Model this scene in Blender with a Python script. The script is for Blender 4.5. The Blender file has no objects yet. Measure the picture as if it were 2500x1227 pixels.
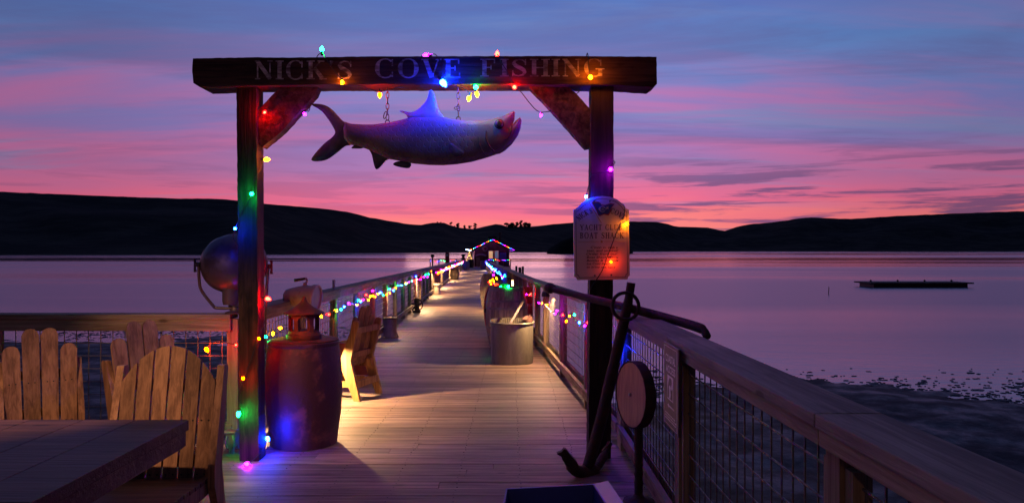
import bpy, math, random
from mathutils import Vector, Matrix, noise
from mathutils.geometry import delaunay_2d_cdt
random.seed(7)
S = bpy.context.scene
C = S.collection
F = 1850.0          # focal length in photo pixels
EYE = 1.5
# ------------------------------------------------------------------ camera
cd = bpy.data.cameras.new('camera'); cam = bpy.data.objects.new('camera', cd); C.objects.link(cam)
cam.location = (0, 0, EYE); cam.rotation_euler = (math.radians(90), 0, 0)
cd.sensor_width = 36; cd.lens = F / 2500 * 36; cd.shift_y = -2.5 / 2500
cd.clip_start = .05; cd.clip_end = 20000
S.camera = cam
# ------------------------------------------------------------------ world
w = bpy.data.worlds.new('World'); S.world = w; w.use_nodes = True
NT = w.node_tree; NT.nodes.clear()
def lin(r, g, b, a=1):
    f = lambda c: (c/255/12.92) if c/255 <= .04045 else ((c/255+.055)/1.055)**2.4
    return (f(r), f(g), f(b), a)
class NB:
    def __init__(s, nt): s.nt = nt
    def n(s, t, **k):
        x = s.nt.nodes.new(t)
        for a, v in k.items():
            if a == 'ins':
                for i, q in v.items():
                    if hasattr(q, 'is_output'): s.nt.links.new(q, x.inputs[i])
                    else: x.inputs[i].default_value = q
            else: setattr(x, a, v)
        return x
    def math(s, op, a, b=0, c=0, clamp=False):
        x = s.n('ShaderNodeMath', operation=op, ins={0: a, 1: b, 2: c}); x.use_clamp = clamp; return x.outputs[0]
    def ramp(s, fac, stops, interp='LINEAR'):
        x = s.n('ShaderNodeValToRGB', ins={0: fac}); cr = x.color_ramp; cr.interpolation = interp
        while len(cr.elements) < len(stops): cr.elements.new(.5)
        for e, (p, c) in zip(cr.elements, stops):
            e.position = p; e.color = c if len(c) == 4 else (*c, 1)
        return x.outputs[0]
    def mix(s, fac, a, b, mode='MIX'):
        x = s.n('ShaderNodeMix', data_type='RGBA', blend_type=mode)
        for i, q in ((0, fac), (6, a), (7, b)):
            if hasattr(q, 'is_output'): s.nt.links.new(q, x.inputs[i])
            else: x.inputs[i].default_value = q
        return x.outputs[2]
    def noise(s, vec, scale, detail=4, rough=.55, dist=0):
        return s.n('ShaderNodeTexNoise', ins={'Vector': vec, 'Scale': scale, 'Detail': detail, 'Roughness': rough, 'Distortion': dist}).outputs[0]
    def mapping(s, vec, loc=(0,0,0), rot=(0,0,0), sc=(1,1,1)):
        return s.n('ShaderNodeMapping', ins={0: vec, 1: loc, 2: rot, 3: sc}).outputs[0]
    def smooth(s, v, lo, hi):
        return s.n('ShaderNodeMapRange', interpolation_type='SMOOTHSTEP', ins={0: v, 1: lo, 2: hi, 3: 0.0, 4: 1.0}).outputs[0]
N = NB(NT)
tc = N.n('ShaderNodeTexCoord').outputs['Generated']
sep = N.n('ShaderNodeSeparateXYZ', ins={0: tc}); sx, sy, sz = sep.outputs
el = N.math('ABSOLUTE', sz)
# wobble of the elevation, so that colour bands are uneven and tilt
uv = N.n('ShaderNodeCombineXYZ', ins={0: N.math('DIVIDE', sx, N.math('ADD', el, .10)), 1: N.math('DIVIDE', sy, N.math('ADD', el, .10)), 2: 0.0}).outputs[0]
vst = N.mapping(tc, sc=(3.0, 3.0, 26.0), rot=(0, .10, 0))
wob = N.noise(vst, 1.0, 5, .55)
e2 = N.math('ADD', el, N.math('MULTIPLY', N.math('SUBTRACT', wob, .5), .085))
base = N.ramp(e2, [(0.0, lin(255,150,128)), (.038, lin(252,124,134)), (.062, lin(238,104,146)), (.10, lin(184,110,170)),
                   (.145, lin(140,118,188)), (.185, lin(114,126,198)), (.25, lin(98,136,205)), (.32, lin(72,112,190)),
                   (.5, lin(46,74,140)), (1.0, lin(24,38,84))])
# high pink streaks and blue-grey veils
st1 = N.noise(N.mapping(uv, rot=(0,0,.30), sc=(.20, .95, 1)), 1.0, 6, .6, .5)
m1 = N.smooth(st1, .45, .66)
m1 = N.math('MULTIPLY', m1, N.smooth(el, .045, .10)); m1 = N.math('MULTIPLY', m1, N.math('SUBTRACT', 1.0, N.smooth(el, .17, .33)))
c1 = N.mix(N.math('MULTIPLY', m1, .66), base, lin(218,106,162))
st2 = N.noise(N.mapping(uv, loc=(7.3, 2.1, 0), rot=(0,0,.18), sc=(.25, 1.25, 1)), 1.0, 6, .6, .4)
m2 = N.smooth(st2, .53, .68); m2 = N.math('MULTIPLY', m2, N.smooth(el, .04, .09))
c2 = N.mix(N.math('MULTIPLY', m2, .70), c1, lin(116,138,194))
st4 = N.noise(N.mapping(uv, loc=(1.7, 5.5, 0), rot=(0,0,.42), sc=(.30, 1.1, 1)), 1.0, 7, .62, .6)
m4 = N.math('MULTIPLY', N.smooth(st4, .48, .66), N.smooth(el, .07, .14))
c2 = N.mix(N.math('MULTIPLY', m4, .55), c2, lin(98,90,152))
# low dark slate streaks
st3 = N.noise(N.mapping(tc, loc=(3.1, 0, 4.4), rot=(0, -.05, 0), sc=(5.0, 5.0, 75.0)), 1.0, 6, .6, .3)
m3 = N.smooth(st3, .47, .58)
m3 = N.math('MULTIPLY', m3, N.math('SUBTRACT', 1.0, N.smooth(el, .07, .15)))
m3 = N.math('MULTIPLY', m3, N.math('ADD', .30, N.math('MULTIPLY', .70, N.smooth(sx, -.05, .22))))
c3 = N.mix(N.math('MULTIPLY', m3, .85), c2, lin(96,70,130))
# brightness falls away from the afterglow
az = N.n('ShaderNodeVectorMath', operation='DOT_PRODUCT', ins={0: tc, 1: (0, 1, 0)}).outputs['Value']
gl = N.n('ShaderNodeMapRange', ins={0: az, 1: -.6, 2: .97, 3: .15, 4: 1.0}).outputs[0]
gl2 = N.math('SUBTRACT', 1.0, N.math('MULTIPLY', .30, N.smooth(N.math('ABSOLUTE', sx), .12, .55)))
fac = N.math('MULTIPLY', gl, gl2)
c4 = N.mix(1.0, c3, N.n('ShaderNodeCombineColor', ins={0: fac, 1: fac, 2: fac}).outputs[0], 'MULTIPLY')
sky = N.n('ShaderNodeTexSky', sky_type='NISHITA', sun_disc=False, sun_elevation=math.radians(-2.0), sun_rotation=math.radians(0))
bg1 = N.n('ShaderNodeBackground', ins={0: c4, 1: 1.0})
bg2 = N.n('ShaderNodeBackground', ins={0: sky.outputs[0], 1: 0.05})
ad = N.n('ShaderNodeAddShader', ins={0: bg1.outputs[0], 1: bg2.outputs[0]})
N.n('ShaderNodeOutputWorld', ins={0: ad.outputs[0]})
# last glow of the set sun, straight beyond the hills
sd = bpy.data.lights.new('sun', 'SUN'); sd.energy = .05; sd.angle = math.radians(12); sd.color = (1, .5, .5)
sun = bpy.data.objects.new('sun', sd); C.objects.link(sun); sun.rotation_euler = (math.radians(-86), 0, math.radians(2))
S.view_settings.view_transform = 'Standard'; S.view_settings.look = 'None'
S.view_settings.exposure = 0; S.view_settings.gamma = 1
S.render.engine = 'CYCLES'
S.cycles.use_denoising = True
S.cycles.pixel_filter_type = 'BLACKMAN_HARRIS'; S.cycles.filter_width = 1.5
S.cycles.denoiser = 'OPENIMAGEDENOISE'; S.cycles.denoising_input_passes = 'RGB_ALBEDO_NORMAL'; S.cycles.denoising_prefilter = 'ACCURATE'
S.cycles.use_adaptive_sampling = False
S.cycles.sample_clamp_indirect = 3
S.cycles.max_bounces = 6
S.cycles.use_light_tree = True
S.cycles.caustics_reflective = False; S.cycles.caustics_refractive = False

# ------------------------------------------------------------------ helpers
def P(px, py, d): return Vector(((px-1250)/F*d, d, EYE + (611-py)/F*d))
def dz(d): return -.00757*d                     # the pier dips very slightly away from us
def G(px, py):
    d = EYE*F/(py-625.0); return Vector(((px-1250)/F*d, d, dz(d)))
ORG = {}
def tag(o, label=None, cat=None, group=None, kind=None):
    if label: o['label'] = label
    if cat: o['category'] = cat
    if group: o['group'] = group
    if kind: o['kind'] = kind
    return o
def thing(name, loc, label, cat, group=None):
    o = bpy.data.objects.new(name, None); C.objects.link(o); o.location = loc; o.empty_display_size = .1
    ORG[o.name] = Vector(loc); return tag(o, label, cat, group)
class MB:
    def __init__(s): s.v = []; s.f = []
    def add(s, vs, fs):
        k = len(s.v); s.v += [Vector(q) for q in vs]; s.f += [tuple(i+k for i in f) for f in fs]; return s
    def box(s, x0, x1, y0, y1, z0, z1):
        return s.add([(x0,y0,z0),(x1,y0,z0),(x1,y1,z0),(x0,y1,z0),(x0,y0,z1),(x1,y0,z1),(x1,y1,z1),(x0,y1,z1)],
                     [(3,2,1,0),(4,5,6,7),(0,1,5,4),(1,2,6,5),(2,3,7,6),(3,0,4,7)])
    def beam(s, a, b, wx, wz, up=(0,0,1)):       # rectangular bar from a to b
        a, b = Vector(a), Vector(b); d = (b-a).normalized(); up = Vector(up)
        if abs(d.dot(up)) > .99: up = Vector((0,1,0))
        r = d.cross(up).normalized(); u = r.cross(d).normalized()
        vs = [p + r*i*wx/2 + u*j*wz/2 for p in (a, b) for i, j in ((-1,-1),(1,-1),(1,1),(-1,1))]
        return s.add(vs, [(3,2,1,0),(4,5,6,7),(0,1,5,4),(1,2,6,5),(2,3,7,6),(3,0,4,7)])
    def tube(s, pts, r, seg=8, closed=False):
        pts = [Vector(p) for p in pts]; n = len(pts); rs = r if isinstance(r, (list, tuple)) else [r]*n
        vs = []; fs = []; nrm = None
        for i, p in enumerate(pts):
            if closed: t = pts[(i+1) % n]-pts[i-1]
            else: t = pts[min(i+1, n-1)]-pts[max(i-1, 0)]
            t.normalize()
            if nrm is None: nrm = t.orthogonal().normalized()
            nrm = (nrm - t*nrm.dot(t)).normalized(); bn = t.cross(nrm)
            for k in range(seg):
                a = 2*math.pi*k/seg; vs.append(p + (nrm*math.cos(a)+bn*math.sin(a))*rs[i])
        for i in range(n if closed else n-1):
            j = (i+1) % n
            for k in range(seg):
                q = (k+1) % seg; fs.append((i*seg+k, i*seg+q, j*seg+q, j*seg+k))
        if not closed: fs += [tuple(range(seg-1,-1,-1)), tuple((n-1)*seg+k for k in range(seg))]
        return s.add(vs, fs)
    def lathe(s, prof, c=(0,0,0), axis=(0,0,1), seg=24, cap=True):   # prof: (radius, height)
        c = Vector(c); ax = Vector(axis).normalized(); u = ax.orthogonal().normalized()
        if abs(ax.z) > .99: u = Vector((1,0,0))
        v = ax.cross(u); vs = []; fs = []
        for r, h in prof:
            for k in range(seg):
                a = 2*math.pi*k/seg; vs.append(c + ax*h + (u*math.cos(a)+v*math.sin(a))*max(r, 1e-4))
        n = len(prof)
        for i in range(n-1):
            for k in range(seg):
                q = (k+1) % seg; fs.append((i*seg+k, i*seg+q, (i+1)*seg+q, (i+1)*seg+k))
        if cap: fs += [tuple(range(seg-1,-1,-1)), tuple((n-1)*seg+k for k in range(seg))]
        return s.add(vs, fs)
    def prism(s, poly, o, ux, uy, depth):        # 2-D polygon swept along a depth vector
        o, ux, uy, depth = map(Vector, (o, ux, uy, depth)); n = len(poly)
        r = delaunay_2d_cdt([Vector(q) for q in poly], [], [list(range(n))], 1, 1e-6)
        pv, pf = r[0], r[2]; m = len(pv)
        vs = [o+ux*q.x+uy*q.y for q in pv]; vs += [q+depth for q in vs]
        fs = [tuple(f) for f in pf] + [tuple(reversed([i+m for i in f])) for f in pf]
        s.add(vs, fs)
        side = [o+ux*a+uy*b for a, b in poly]; vs = side + [q+depth for q in side]
        return s.add(vs, [(i, (i+1) % n, (i+1) % n+n, i+n) for i in range(n)])
    def xf(s, M, start=0):
        s.v = s.v[:start] + [M @ q for q in s.v[start:]]; return s
    def build(s, name, mat, parent=None, smooth=False, bevel=0, merge=True, sub=0):
        me = bpy.data.meshes.new(name)
        if parent: o0 = ORG[parent.name]
        else:
            xs, ys, zs = zip(*[tuple(q) for q in s.v]) if s.v else ((0,),(0,),(0,))
            o0 = Vector(((min(xs)+max(xs))/2, (min(ys)+max(ys))/2, min(zs)))
        me.from_pydata([tuple(q-o0) for q in s.v], [], s.f); me.update()
        me.materials.append(mat)
        o = bpy.data.objects.new(name, me); C.objects.link(o)
        if parent: o.parent = parent
        else: o.location = o0
        ORG[o.name] = Vector(o0)
        if smooth:
            for p in me.polygons: p.use_smooth = True
            try: me.set_sharp_from_angle(angle=math.radians(40))
            except Exception: pass
        if bevel:
            b = o.modifiers.new('b', 'BEVEL'); b.width = bevel; b.segments = 2; b.limit_method = 'ANGLE'
        if sub:
            b = o.modifiers.new('s', 'SUBSURF'); b.levels = sub; b.render_levels = sub
        return o
def mat(name):
    m = bpy.data.materials.new(name); m.use_nodes = True; m.node_tree.nodes.clear(); return m, NB(m.node_tree)
def principled(B, **k):
    p = B.n('ShaderNodeBsdfPrincipled')
    for a, v in k.items():
        a = a.replace('_', ' ')
        if hasattr(v, 'is_output'): B.nt.links.new(v, p.inputs[a])
        else: p.inputs[a].default_value = v
    B.n('ShaderNodeOutputMaterial', ins={0: p.outputs[0]}); return p
def bump(B, h, strength=.3, dist=.01):
    return B.n('ShaderNodeBump', ins={'Strength': strength, 'Distance': dist, 'Height': h}).outputs[0]
def wood(name, dark, light, axis=2, fine=55, rough=.78, worn=None, wornfac=(.55,.7), bs=.5, spec=.3, knots=True):
    m, B = mat(name); co = B.n('ShaderNodeTexCoord').outputs['Object']
    rnd = B.n('ShaderNodeNewGeometry').outputs['Random Per Island']
    off = B.n('ShaderNodeCombineXYZ', ins={0: B.math('MULTIPLY', rnd, 17.0), 1: B.math('MULTIPLY', rnd, 31.0), 2: B.math('MULTIPLY', rnd, 11.0)}).outputs[0]
    v = B.n('ShaderNodeVectorMath', operation='ADD', ins={0: co, 1: off}).outputs[0]
    sc = [1.0, 1.0, 1.0]; sc[axis] = .05
    vg = B.mapping(v, sc=tuple(sc))
    g1 = B.noise(vg, fine, 5, .65, .6); g2 = B.noise(vg, fine*.18, 3, .5, 1.2); big = B.noise(v, 1.7, 4, .6)
    f = B.math('ADD', B.math('MULTIPLY', g1, .55), B.math('MULTIPLY', g2, .45))
    f = B.smooth(f, .34, .66)
    col = B.mix(f, (*dark, 1), (*light, 1))
    br = B.math('ADD', .62, B.math('MULTIPLY', rnd, .55)); br = B.math('MULTIPLY', br, B.math('ADD', .65, B.math('MULTIPLY', big, .7)))
    col = B.mix(1.0, col, B.n('ShaderNodeCombineColor', ins={0: br, 1: br, 2: br}).outputs[0], 'MULTIPLY')
    if knots:
        vo = B.n('ShaderNodeTexVoronoi', ins={'Vector': B.mapping(v, sc=tuple(1 if i != axis else .35 for i in range(3))), 'Scale': 5.0}).outputs[0]
        kn = B.math('SUBTRACT', 1.0, B.smooth(vo, .05, .10)); col = B.mix(B.math('MULTIPLY', kn, .8), col, (*[c*.35 for c in dark], 1))
    if worn:
        wn = B.noise(B.mapping(v, sc=tuple(1 if i != axis else .3 for i in range(3))), 9, 6, .7); col = B.mix(B.smooth(wn, *wornfac), col, (*worn, 1))
    principled(B, Base_Color=col, Roughness=rough, Normal=bump(B, f, bs, .004), Specular_IOR_Level=spec); return m
def metal(name, a, b, scale=8, rough=(.45,.8), metallic=.6, bs=.3, f=(.4,.62), stretch=(1,1,1)):
    m, B = mat(name); co = B.mapping(B.n('ShaderNodeTexCoord').outputs['Object'], sc=stretch)
    n1 = B.noise(co, scale, 6, .65, .3); t = B.smooth(n1, *f); n2 = B.noise(co, scale*6, 4, .6)
    col = B.mix(t, (*a, 1), (*b, 1))
    r = B.n('ShaderNodeMapRange', ins={0: t, 1: 0., 2: 1., 3: rough[0], 4: rough[1]}).outputs[0]
    mt = B.math('MULTIPLY', B.math('SUBTRACT', 1.0, t), metallic)
    principled(B, Base_Color=col, Roughness=r, Metallic=mt, Normal=bump(B, B.math('ADD', n1, B.math('MULTIPLY', n2, .3)), bs, .01)); return m
def plain(name, col, rough=.6, metallic=0, var=.25, scale=12):
    m, B = mat(name); co = B.n('ShaderNodeTexCoord').outputs['Object']; n1 = B.noise(co, scale, 5, .6)
    br = B.math('ADD', 1-var, B.math('MULTIPLY', n1, 2*var))
    c = B.mix(1.0, (*col, 1), B.n('ShaderNodeCombineColor', ins={0: br, 1: br, 2: br}).outputs[0], 'MULTIPLY')
    principled(B, Base_Color=c, Roughness=rough, Metallic=metallic, Normal=bump(B, n1, .15, .005)); return m
def emit(name, col, strength, sample=True):
    m, B = mat(name); e = B.n('ShaderNodeEmission', ins={0: (*col, 1), 1: strength}); B.n('ShaderNodeOutputMaterial', ins={0: e.outputs[0]})
    if not sample: m.cycles.emission_sampling = 'NONE'
    return m
M = {}
M['deck'] = wood('deck_wood', (.085,.052,.042), (.30,.215,.175), 0, 42, .62, worn=(.07,.04,.022), wornfac=(.60,.78), bs=.6, spec=.4)
M['rail_x'] = wood('rail_wood_x', (.16,.105,.07), (.36,.26,.19), 0, 50)
M['rail_y'] = wood('rail_wood_y', (.16,.105,.07), (.36,.26,.19), 1, 50)
M['cap'] = wood('rail_cap_wood', (.12,.09,.075), (.30,.24,.20), 1, 50, .7)
M['post_z'] = wood('rail_post_wood', (.15,.10,.065), (.34,.25,.18), 2, 50)
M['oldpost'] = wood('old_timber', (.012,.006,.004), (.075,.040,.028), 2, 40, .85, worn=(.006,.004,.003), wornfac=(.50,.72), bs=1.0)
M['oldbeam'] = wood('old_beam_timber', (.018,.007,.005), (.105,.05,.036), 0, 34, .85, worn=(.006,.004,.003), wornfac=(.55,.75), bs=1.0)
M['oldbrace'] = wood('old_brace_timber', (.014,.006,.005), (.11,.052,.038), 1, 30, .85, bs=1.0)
M['teak'] = wood('chair_wood', (.16,.075,.022), (.42,.24,.085), 2, 60, .55, bs=.4)
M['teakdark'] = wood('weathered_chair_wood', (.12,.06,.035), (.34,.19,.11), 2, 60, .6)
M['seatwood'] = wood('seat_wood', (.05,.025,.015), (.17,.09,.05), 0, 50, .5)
M['tablewood'] = wood('table_wood', (.06,.03,.025), (.17,.09,.065), 0, 45, .5, bs=.5)
M['staves'] = wood('barrel_staves', (.17,.13,.10), (.44,.36,.28), 2, 40, .75)
M['darkstaves'] = wood('dark_barrel_staves', (.035,.025,.022), (.12,.09,.07), 2, 40, .7)
M['iron'] = metal('black_iron', (.02,.018,.018), (.05,.03,.022), 9, (.5,.8), .5)
M['rust'] = metal('rusty_iron', (.022,.010,.008), (.055,.020,.011), 14, (.6,.9), .25, .8)
M['drum'] = metal('rusty_drum_steel', (.060,.020,.026), (.16,.05,.045), 5.5, (.55,.8), .2, 1.0, (.50,.66))
M['lantern'] = metal('cast_lantern_iron', (.07,.022,.017), (.12,.038,.026), 10, (.55,.8), .3, .5)
M['galv'] = metal('galvanised_steel', (.25,.24,.21), (.13,.12,.10), 5, (.38,.6), .7, .35, stretch=(1,1,.35))
M['wire'] = metal('galvanised_wire', (.16,.15,.14), (.10,.08,.07), 20, (.4,.6), .6, .1)
M['lampshell'] = metal('searchlight_steel', (.12,.09,.11), (.05,.028,.022), 5, (.4,.65), .5, .3, (.45,.6))
M['spotshell'] = metal('white_painted_spotlight', (.30,.27,.28), (.16,.13,.13), 6, (.45,.6), .1, .3, (.55,.75))
M['terra'] = plain('terracotta', (.38,.14,.07), .8)
M['cream'] = plain('cream_glaze', (.62,.52,.42), .6, 0, .15)
M['cord'] = plain('green_black_cord', (.012,.016,.012), .5)
M['black'] = plain('black_paint', (.012,.012,.013), .5)
M['bluesteel'] = plain('dark_blue_steel', (.015,.03,.22), .45, .3)
M['steeledge'] = plain('brushed_steel_edge', (.34,.30,.27), .45, .6)
M['glass'] = plain('clear_plastic', (.35,.42,.45), .15, 0, .1)
M['redpaint'] = plain('red_paint', (.34,.025,.018), .45)
M['white'] = plain('white_paint', (.72,.70,.66), .5, 0, .1)

# ------------------------------------------------------------------ glyphs with serifs
def seg(a, b, w0, w1=None):
    w1 = w0 if w1 is None else w1; a, b = Vector(a), Vector(b); d = b-a; n = Vector((-d.y, d.x)).normalized()
    return [a+n*w0/2, a-n*w0/2, b-n*w1/2, b+n*w1/2]
def arcq(cx, cy, rx, ry, a0, a1, wt, wn, n=20):     # ring arc, thick (wt) at its sides, thin (wn) top and bottom
    q = []
    for i in range(n):
        c = []
        for a in (a0+(a1-a0)*i/n, a0+(a1-a0)*(i+1)/n):
            r = math.radians(a); k = wn+(wt-wn)*abs(math.cos(r))**1.5; c.append((r, k))
        (r0, k0), (r1, k1) = c
        o = lambda r, k: Vector((cx+(rx-k)*math.cos(r), cy+(ry-min(k, wn*1.1))*math.sin(r)))
        e = lambda r: Vector((cx+rx*math.cos(r), cy+ry*math.sin(r)))
        q.append([e(r0), e(r1), o(r1, k1), o(r0, k0)])
    return q
def glyph(ch, W=.19, T=.07, s=.09):
    R = lambda x0, x1, y0, y1: [Vector((x0,y0)), Vector((x1,y0)), Vector((x1,y1)), Vector((x0,y1))]
    sf = lambda x0, x1, y: R(x0-s, x1+s, y, y+T)
    stem = lambda x, w=W: [R(x, x+w, 0, 1), sf(x, x+w, 0), sf(x, x+w, 1-T)]
    if ch == 'I': return stem(.1), .2+W
    if ch == 'N': return [R(.12, .12+T, 0, 1), sf(.12, .12+T, 0), R(.02, .2, 1-T, 1), seg((.14,.97), (.74,.03), W*.95), R(.70, .70+T, 0, 1), sf(.70, .70+T, 1-T)], .9
    if ch == 'H': return stem(.1)+stem(.62)+[R(.2, .7, .47, .47+T)], .9
    if ch == 'K': return stem(.1)+[seg((.2,.38), (.66,.97), T), R(.52, .84, 1-T, 1), seg((.38,.60), (.76,.03), W*.95), R(.60, .95, 0, T)], .98
    if ch in 'EF':
        g = stem(.1)+[R(.1, .66, 1-T, 1), R(.62, .66+.02, .74, 1), R(.1, .5, .48, .48+T), R(.47, .52, .38, .65)]
        if ch == 'E': g += [R(.1, .70, 0, T), R(.66, .72, 0, .27)]
        return g, .82
    if ch == 'L': return stem(.1)+[R(.1, .68, 0, T), R(.64, .70, 0, .27)], .78
    if ch == 'T': return [R(.32, .32+W, 0, 1), sf(.32, .32+W, 0), R(.03, .80, 1-T, 1), R(.02, .08, .74, 1), R(.75, .81, .74, 1)], .86
    if ch == 'V': return [seg((.16,.98), (.44,.0), W), seg((.72,.98), (.46,.02), T), R(.0, .32, 1-T, 1), R(.60, .86, 1-T, 1)], .86
    if ch == 'A': return [seg((.42,1.0), (.14,.03), T), seg((.42,.98), (.70,.03), W), R(.22, .60, .34, .34+T), R(.02, .28, 0, T), R(.54, .86, 0, T)], .88
    if ch == 'Y': return [seg((.14,.98), (.42,.45), W), seg((.74,.98), (.46,.45), T), R(.36, .36+W, 0, .5), sf(.36, .36+W, 0), R(0, .3, 1-T, 1), R(.60, .88, 1-T, 1)], .88
    if ch == 'U': return [R(.12, .12+W, .3, 1), sf(.12, .12+W, 1-T), R(.70, .70+T, .3, 1), sf(.70, .70+T, 1-T)]+arcq(.445, .34, .325, .36, 180, 360, W*.9, T), .9
    if ch == 'O': return arcq(.47, .5, .45, .53, 0, 360, W, T, 32), .96
    if ch in 'CG':
        g = arcq(.47, .5, .45, .53, 45, 318, W, T, 26)+[R(.74, .80, .62, .98)]
        g += [R(.66, .66+W*.9, .02, .44), R(.54, .94, .40, .40+T)] if ch == 'G' else [R(.74, .80, .04, .34)]
        return g, .9
    if ch == 'B': return stem(.1)+arcq(.32, .745, .34, .255, -90, 90, W, T, 12)+arcq(.32, .26, .42, .26, -90, 90, W, T, 12), .84
    if ch == 'S':
        pts = [(.66,.80,T),(.55,.93,T),(.36,.965,T),(.19,.88,T*1.6),(.14,.74,W*.8),(.24,.61,W),(.42,.50,W*1.1),(.58,.38,W),(.64,.24,W*.8),(.56,.10,T*1.6),(.36,.035,T),(.18,.08,T),(.10,.22,T)]
        g = [seg(a[:2], b[:2], a[2], b[2]) for a, b in zip(pts, pts[1:])]
        g += [[Vector((a[0]+a[2]/2*math.cos(t), a[1]+a[2]/2*math.sin(t))) for t in [k*math.pi/4 for k in range(8)]] for a in pts[1:-1]]
        return g+[R(.64, .70, .66, .98), R(.07, .13, .02, .34)], .78
    if ch == "'": return [seg((.12,1.0), (.07,.68), W*.9, T*.6)], .26
    return [], .45
def serif_text(txt, height, aspect=.72, W=.19, T=.07, gap=.06):
    """list of (polygon points) for a line of serif capitals, origin at left baseline; and its width"""
    out = []; x = 0
    for ch in txt:
        g, a = glyph(ch, W, T)
        if g:
            vs = []; fs = []
            for q in g: fs.append(list(range(len(vs), len(vs)+len(q)))); vs += q
            r = delaunay_2d_cdt(vs, [], fs, 1, 1e-5)
            out.append((x, [Vector((v.x*aspect*height, v.y*height)) for v in r[0]], [tuple(f) for f, og in zip(r[2], r[5]) if og]))
        x += (a+gap)*aspect*height
    return out, x
def text_mesh(mb, glyphs, place):      # place(x, y) -> 3-D point
    for x, vs, fs in glyphs: mb.add([place(x+v.x, v.y) for v in vs], fs)
def font_glyphs(txt, size, align='CENTER', space=1.0, lines=1.0, shear=0.0, off=0.0):
    cu = bpy.data.curves.new('t', 'FONT'); cu.body = txt; cu.size = size; cu.align_x = align; cu.space_character = space; cu.space_line = lines; cu.shear = shear; cu.offset = off
    o = bpy.data.objects.new('t', cu); C.objects.link(o)
    bpy.context.view_layer.update(); dg = bpy.context.evaluated_depsgraph_get()
    me = bpy.data.meshes.new_from_object(o.evaluated_get(dg))
    r = ([Vector((v.co.x, v.co.y)) for v in me.vertices], [tuple(p.vertices) for p in me.polygons])
    bpy.data.objects.remove(o); bpy.data.curves.remove(cu); bpy.data.meshes.remove(me); return r
def inflate(poly, thick, step, edge=.25):
    """pillow-like front of an outline: returns verts (x, y, h) and faces; h = 1 in the middle, edge at the rim"""
    n = len(poly); pv = [Vector(p) for p in poly]
    xs = [p.x for p in pv]; ys = [p.y for p in pv]; pts = list(pv)
    def dist(q):
        m = 1e9
        for i in range(n):
            a, b = pv[i], pv[(i+1) % n]; ab = b-a; t = max(0, min(1, (q-a).dot(ab)/max(ab.length_squared, 1e-12))); m = min(m, (q-a-ab*t).length)
        return m
    def inside(q):
        c = False
        for i in range(n):
            a, b = pv[i], pv[i-1]
            if (a.y > q.y) != (b.y > q.y) and q.x < (b.x-a.x)*(q.y-a.y)/(b.y-a.y)+a.x: c = not c
        return c
    y = min(ys)
    while y < max(ys):
        x = min(xs)
        while x < max(xs):
            q = Vector((x, y))
            if inside(q) and dist(q) > step*.45: pts.append(q)
            x += step
        y += step
    r = delaunay_2d_cdt(pts, [], [list(range(n))], 1, 1e-7)
    D = [dist(q) for q in r[0]]; mx = max(D)
    h = [edge+(1-edge)*math.sqrt(max(0, 1-(1-min(1, d/mx))**2)) for d in D]
    return [(q.x, q.y, thick*k) for q, k in zip(r[0], h)], [tuple(f) for f in r[2]], n
def pillow(mb, poly, place, thick, step, edge=.25):     # place(x, y, h) -> point; closed solid
    vs, fs, n = inflate(poly, thick, step, edge); m = len(vs)
    e = edge*thick
    mb.add([place(x, y, h) for x, y, h in vs]+[place(x, y, -h) for x, y, h in vs], fs+[tuple(i+m for i in reversed(f)) for f in fs])
    mb.add([place(x, y, e) for x, y in poly]+[place(x, y, -e) for x, y in poly], [(i, (i+1) % n, (i+1) % n+n, i+n) for i in range(n)])
def smooth_poly(p, n=4):
    """closed Catmull-Rom through the points"""
    out = []; k = len(p)
    for i in range(k):
        a, b, c, d = (Vector(p[(i+j-1) % k]) for j in range(4))
        for t in [q/n for q in range(n)]:
            out.append(tuple(.5*((2*b)+(c-a)*t+(2*a-5*b+4*c-d)*t*t+(3*b-a-3*c+d)*t**3)))
    return out
def spline(p, n=6):
    out = []; p = [Vector(q) for q in p]; q = [p[0]]+p+[p[-1]]
    for i in range(1, len(q)-2):
        a, b, c, d = q[i-1:i+3]
        for t in [k/n for k in range(n)]: out.append(.5*((2*b)+(c-a)*t+(2*a-5*b+4*c-d)*t*t+(3*b-a-3*c+d)*t**3))
    return out+[p[-1]]
def lerp_tab(t, x):
    if x <= t[0][0]: return t[0][1]
    for (a, b), (c, d) in zip(t, t[1:]):
        if x <= c: return b+(d-b)*(x-a)/(c-a)
    return t[-1][1]

# ------------------------------------------------------------------ water, shore, hills
WL = -2.5
m, B = mat('water'); co = B.n('ShaderNodeNewGeometry').outputs['Position']
r1 = B.noise(B.mapping(co, sc=(.0035, .020, 1)), 1.0, 4, .55)
r2 = B.noise(B.mapping(co, loc=(5, 9, 0), sc=(.0012, .0075, 1)), 1.0, 3, .5)
rg = B.n('ShaderNodeMapRange', ins={0: B.math('ADD', B.math('MULTIPLY', r1, .5), B.math('MULTIPLY', r2, .5)), 1: .42, 2: .58, 3: .05, 4: .27}).outputs[0]
wv = B.math('ADD', B.noise(B.mapping(co, rot=(0,0,.2), sc=(.35, .8, 1)), 1.0, 5, .6), B.math('MULTIPLY', B.noise(B.mapping(co, sc=(2, 4, 1)), 1.0, 3, .5), .25))
principled(B, Base_Color=(.035, .045, .15, 1), Roughness=rg, IOR=1.8, Normal=bump(B, wv, .30, .10), Specular_IOR_Level=.5)
M['water'] = m
wm = MB().add([(-9000,-300,WL),(9000,-300,WL),(9000,9000,WL),(-9000,9000,WL)], [(0,1,2,3)]).build('water', M['water']); tag(wm, kind='structure')
m, B = mat('mud'); co = B.n('ShaderNodeNewGeometry').outputs['Position']
n1 = B.noise(co, .8, 8, .7); n2 = B.noise(co, 9, 6, .7)
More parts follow.
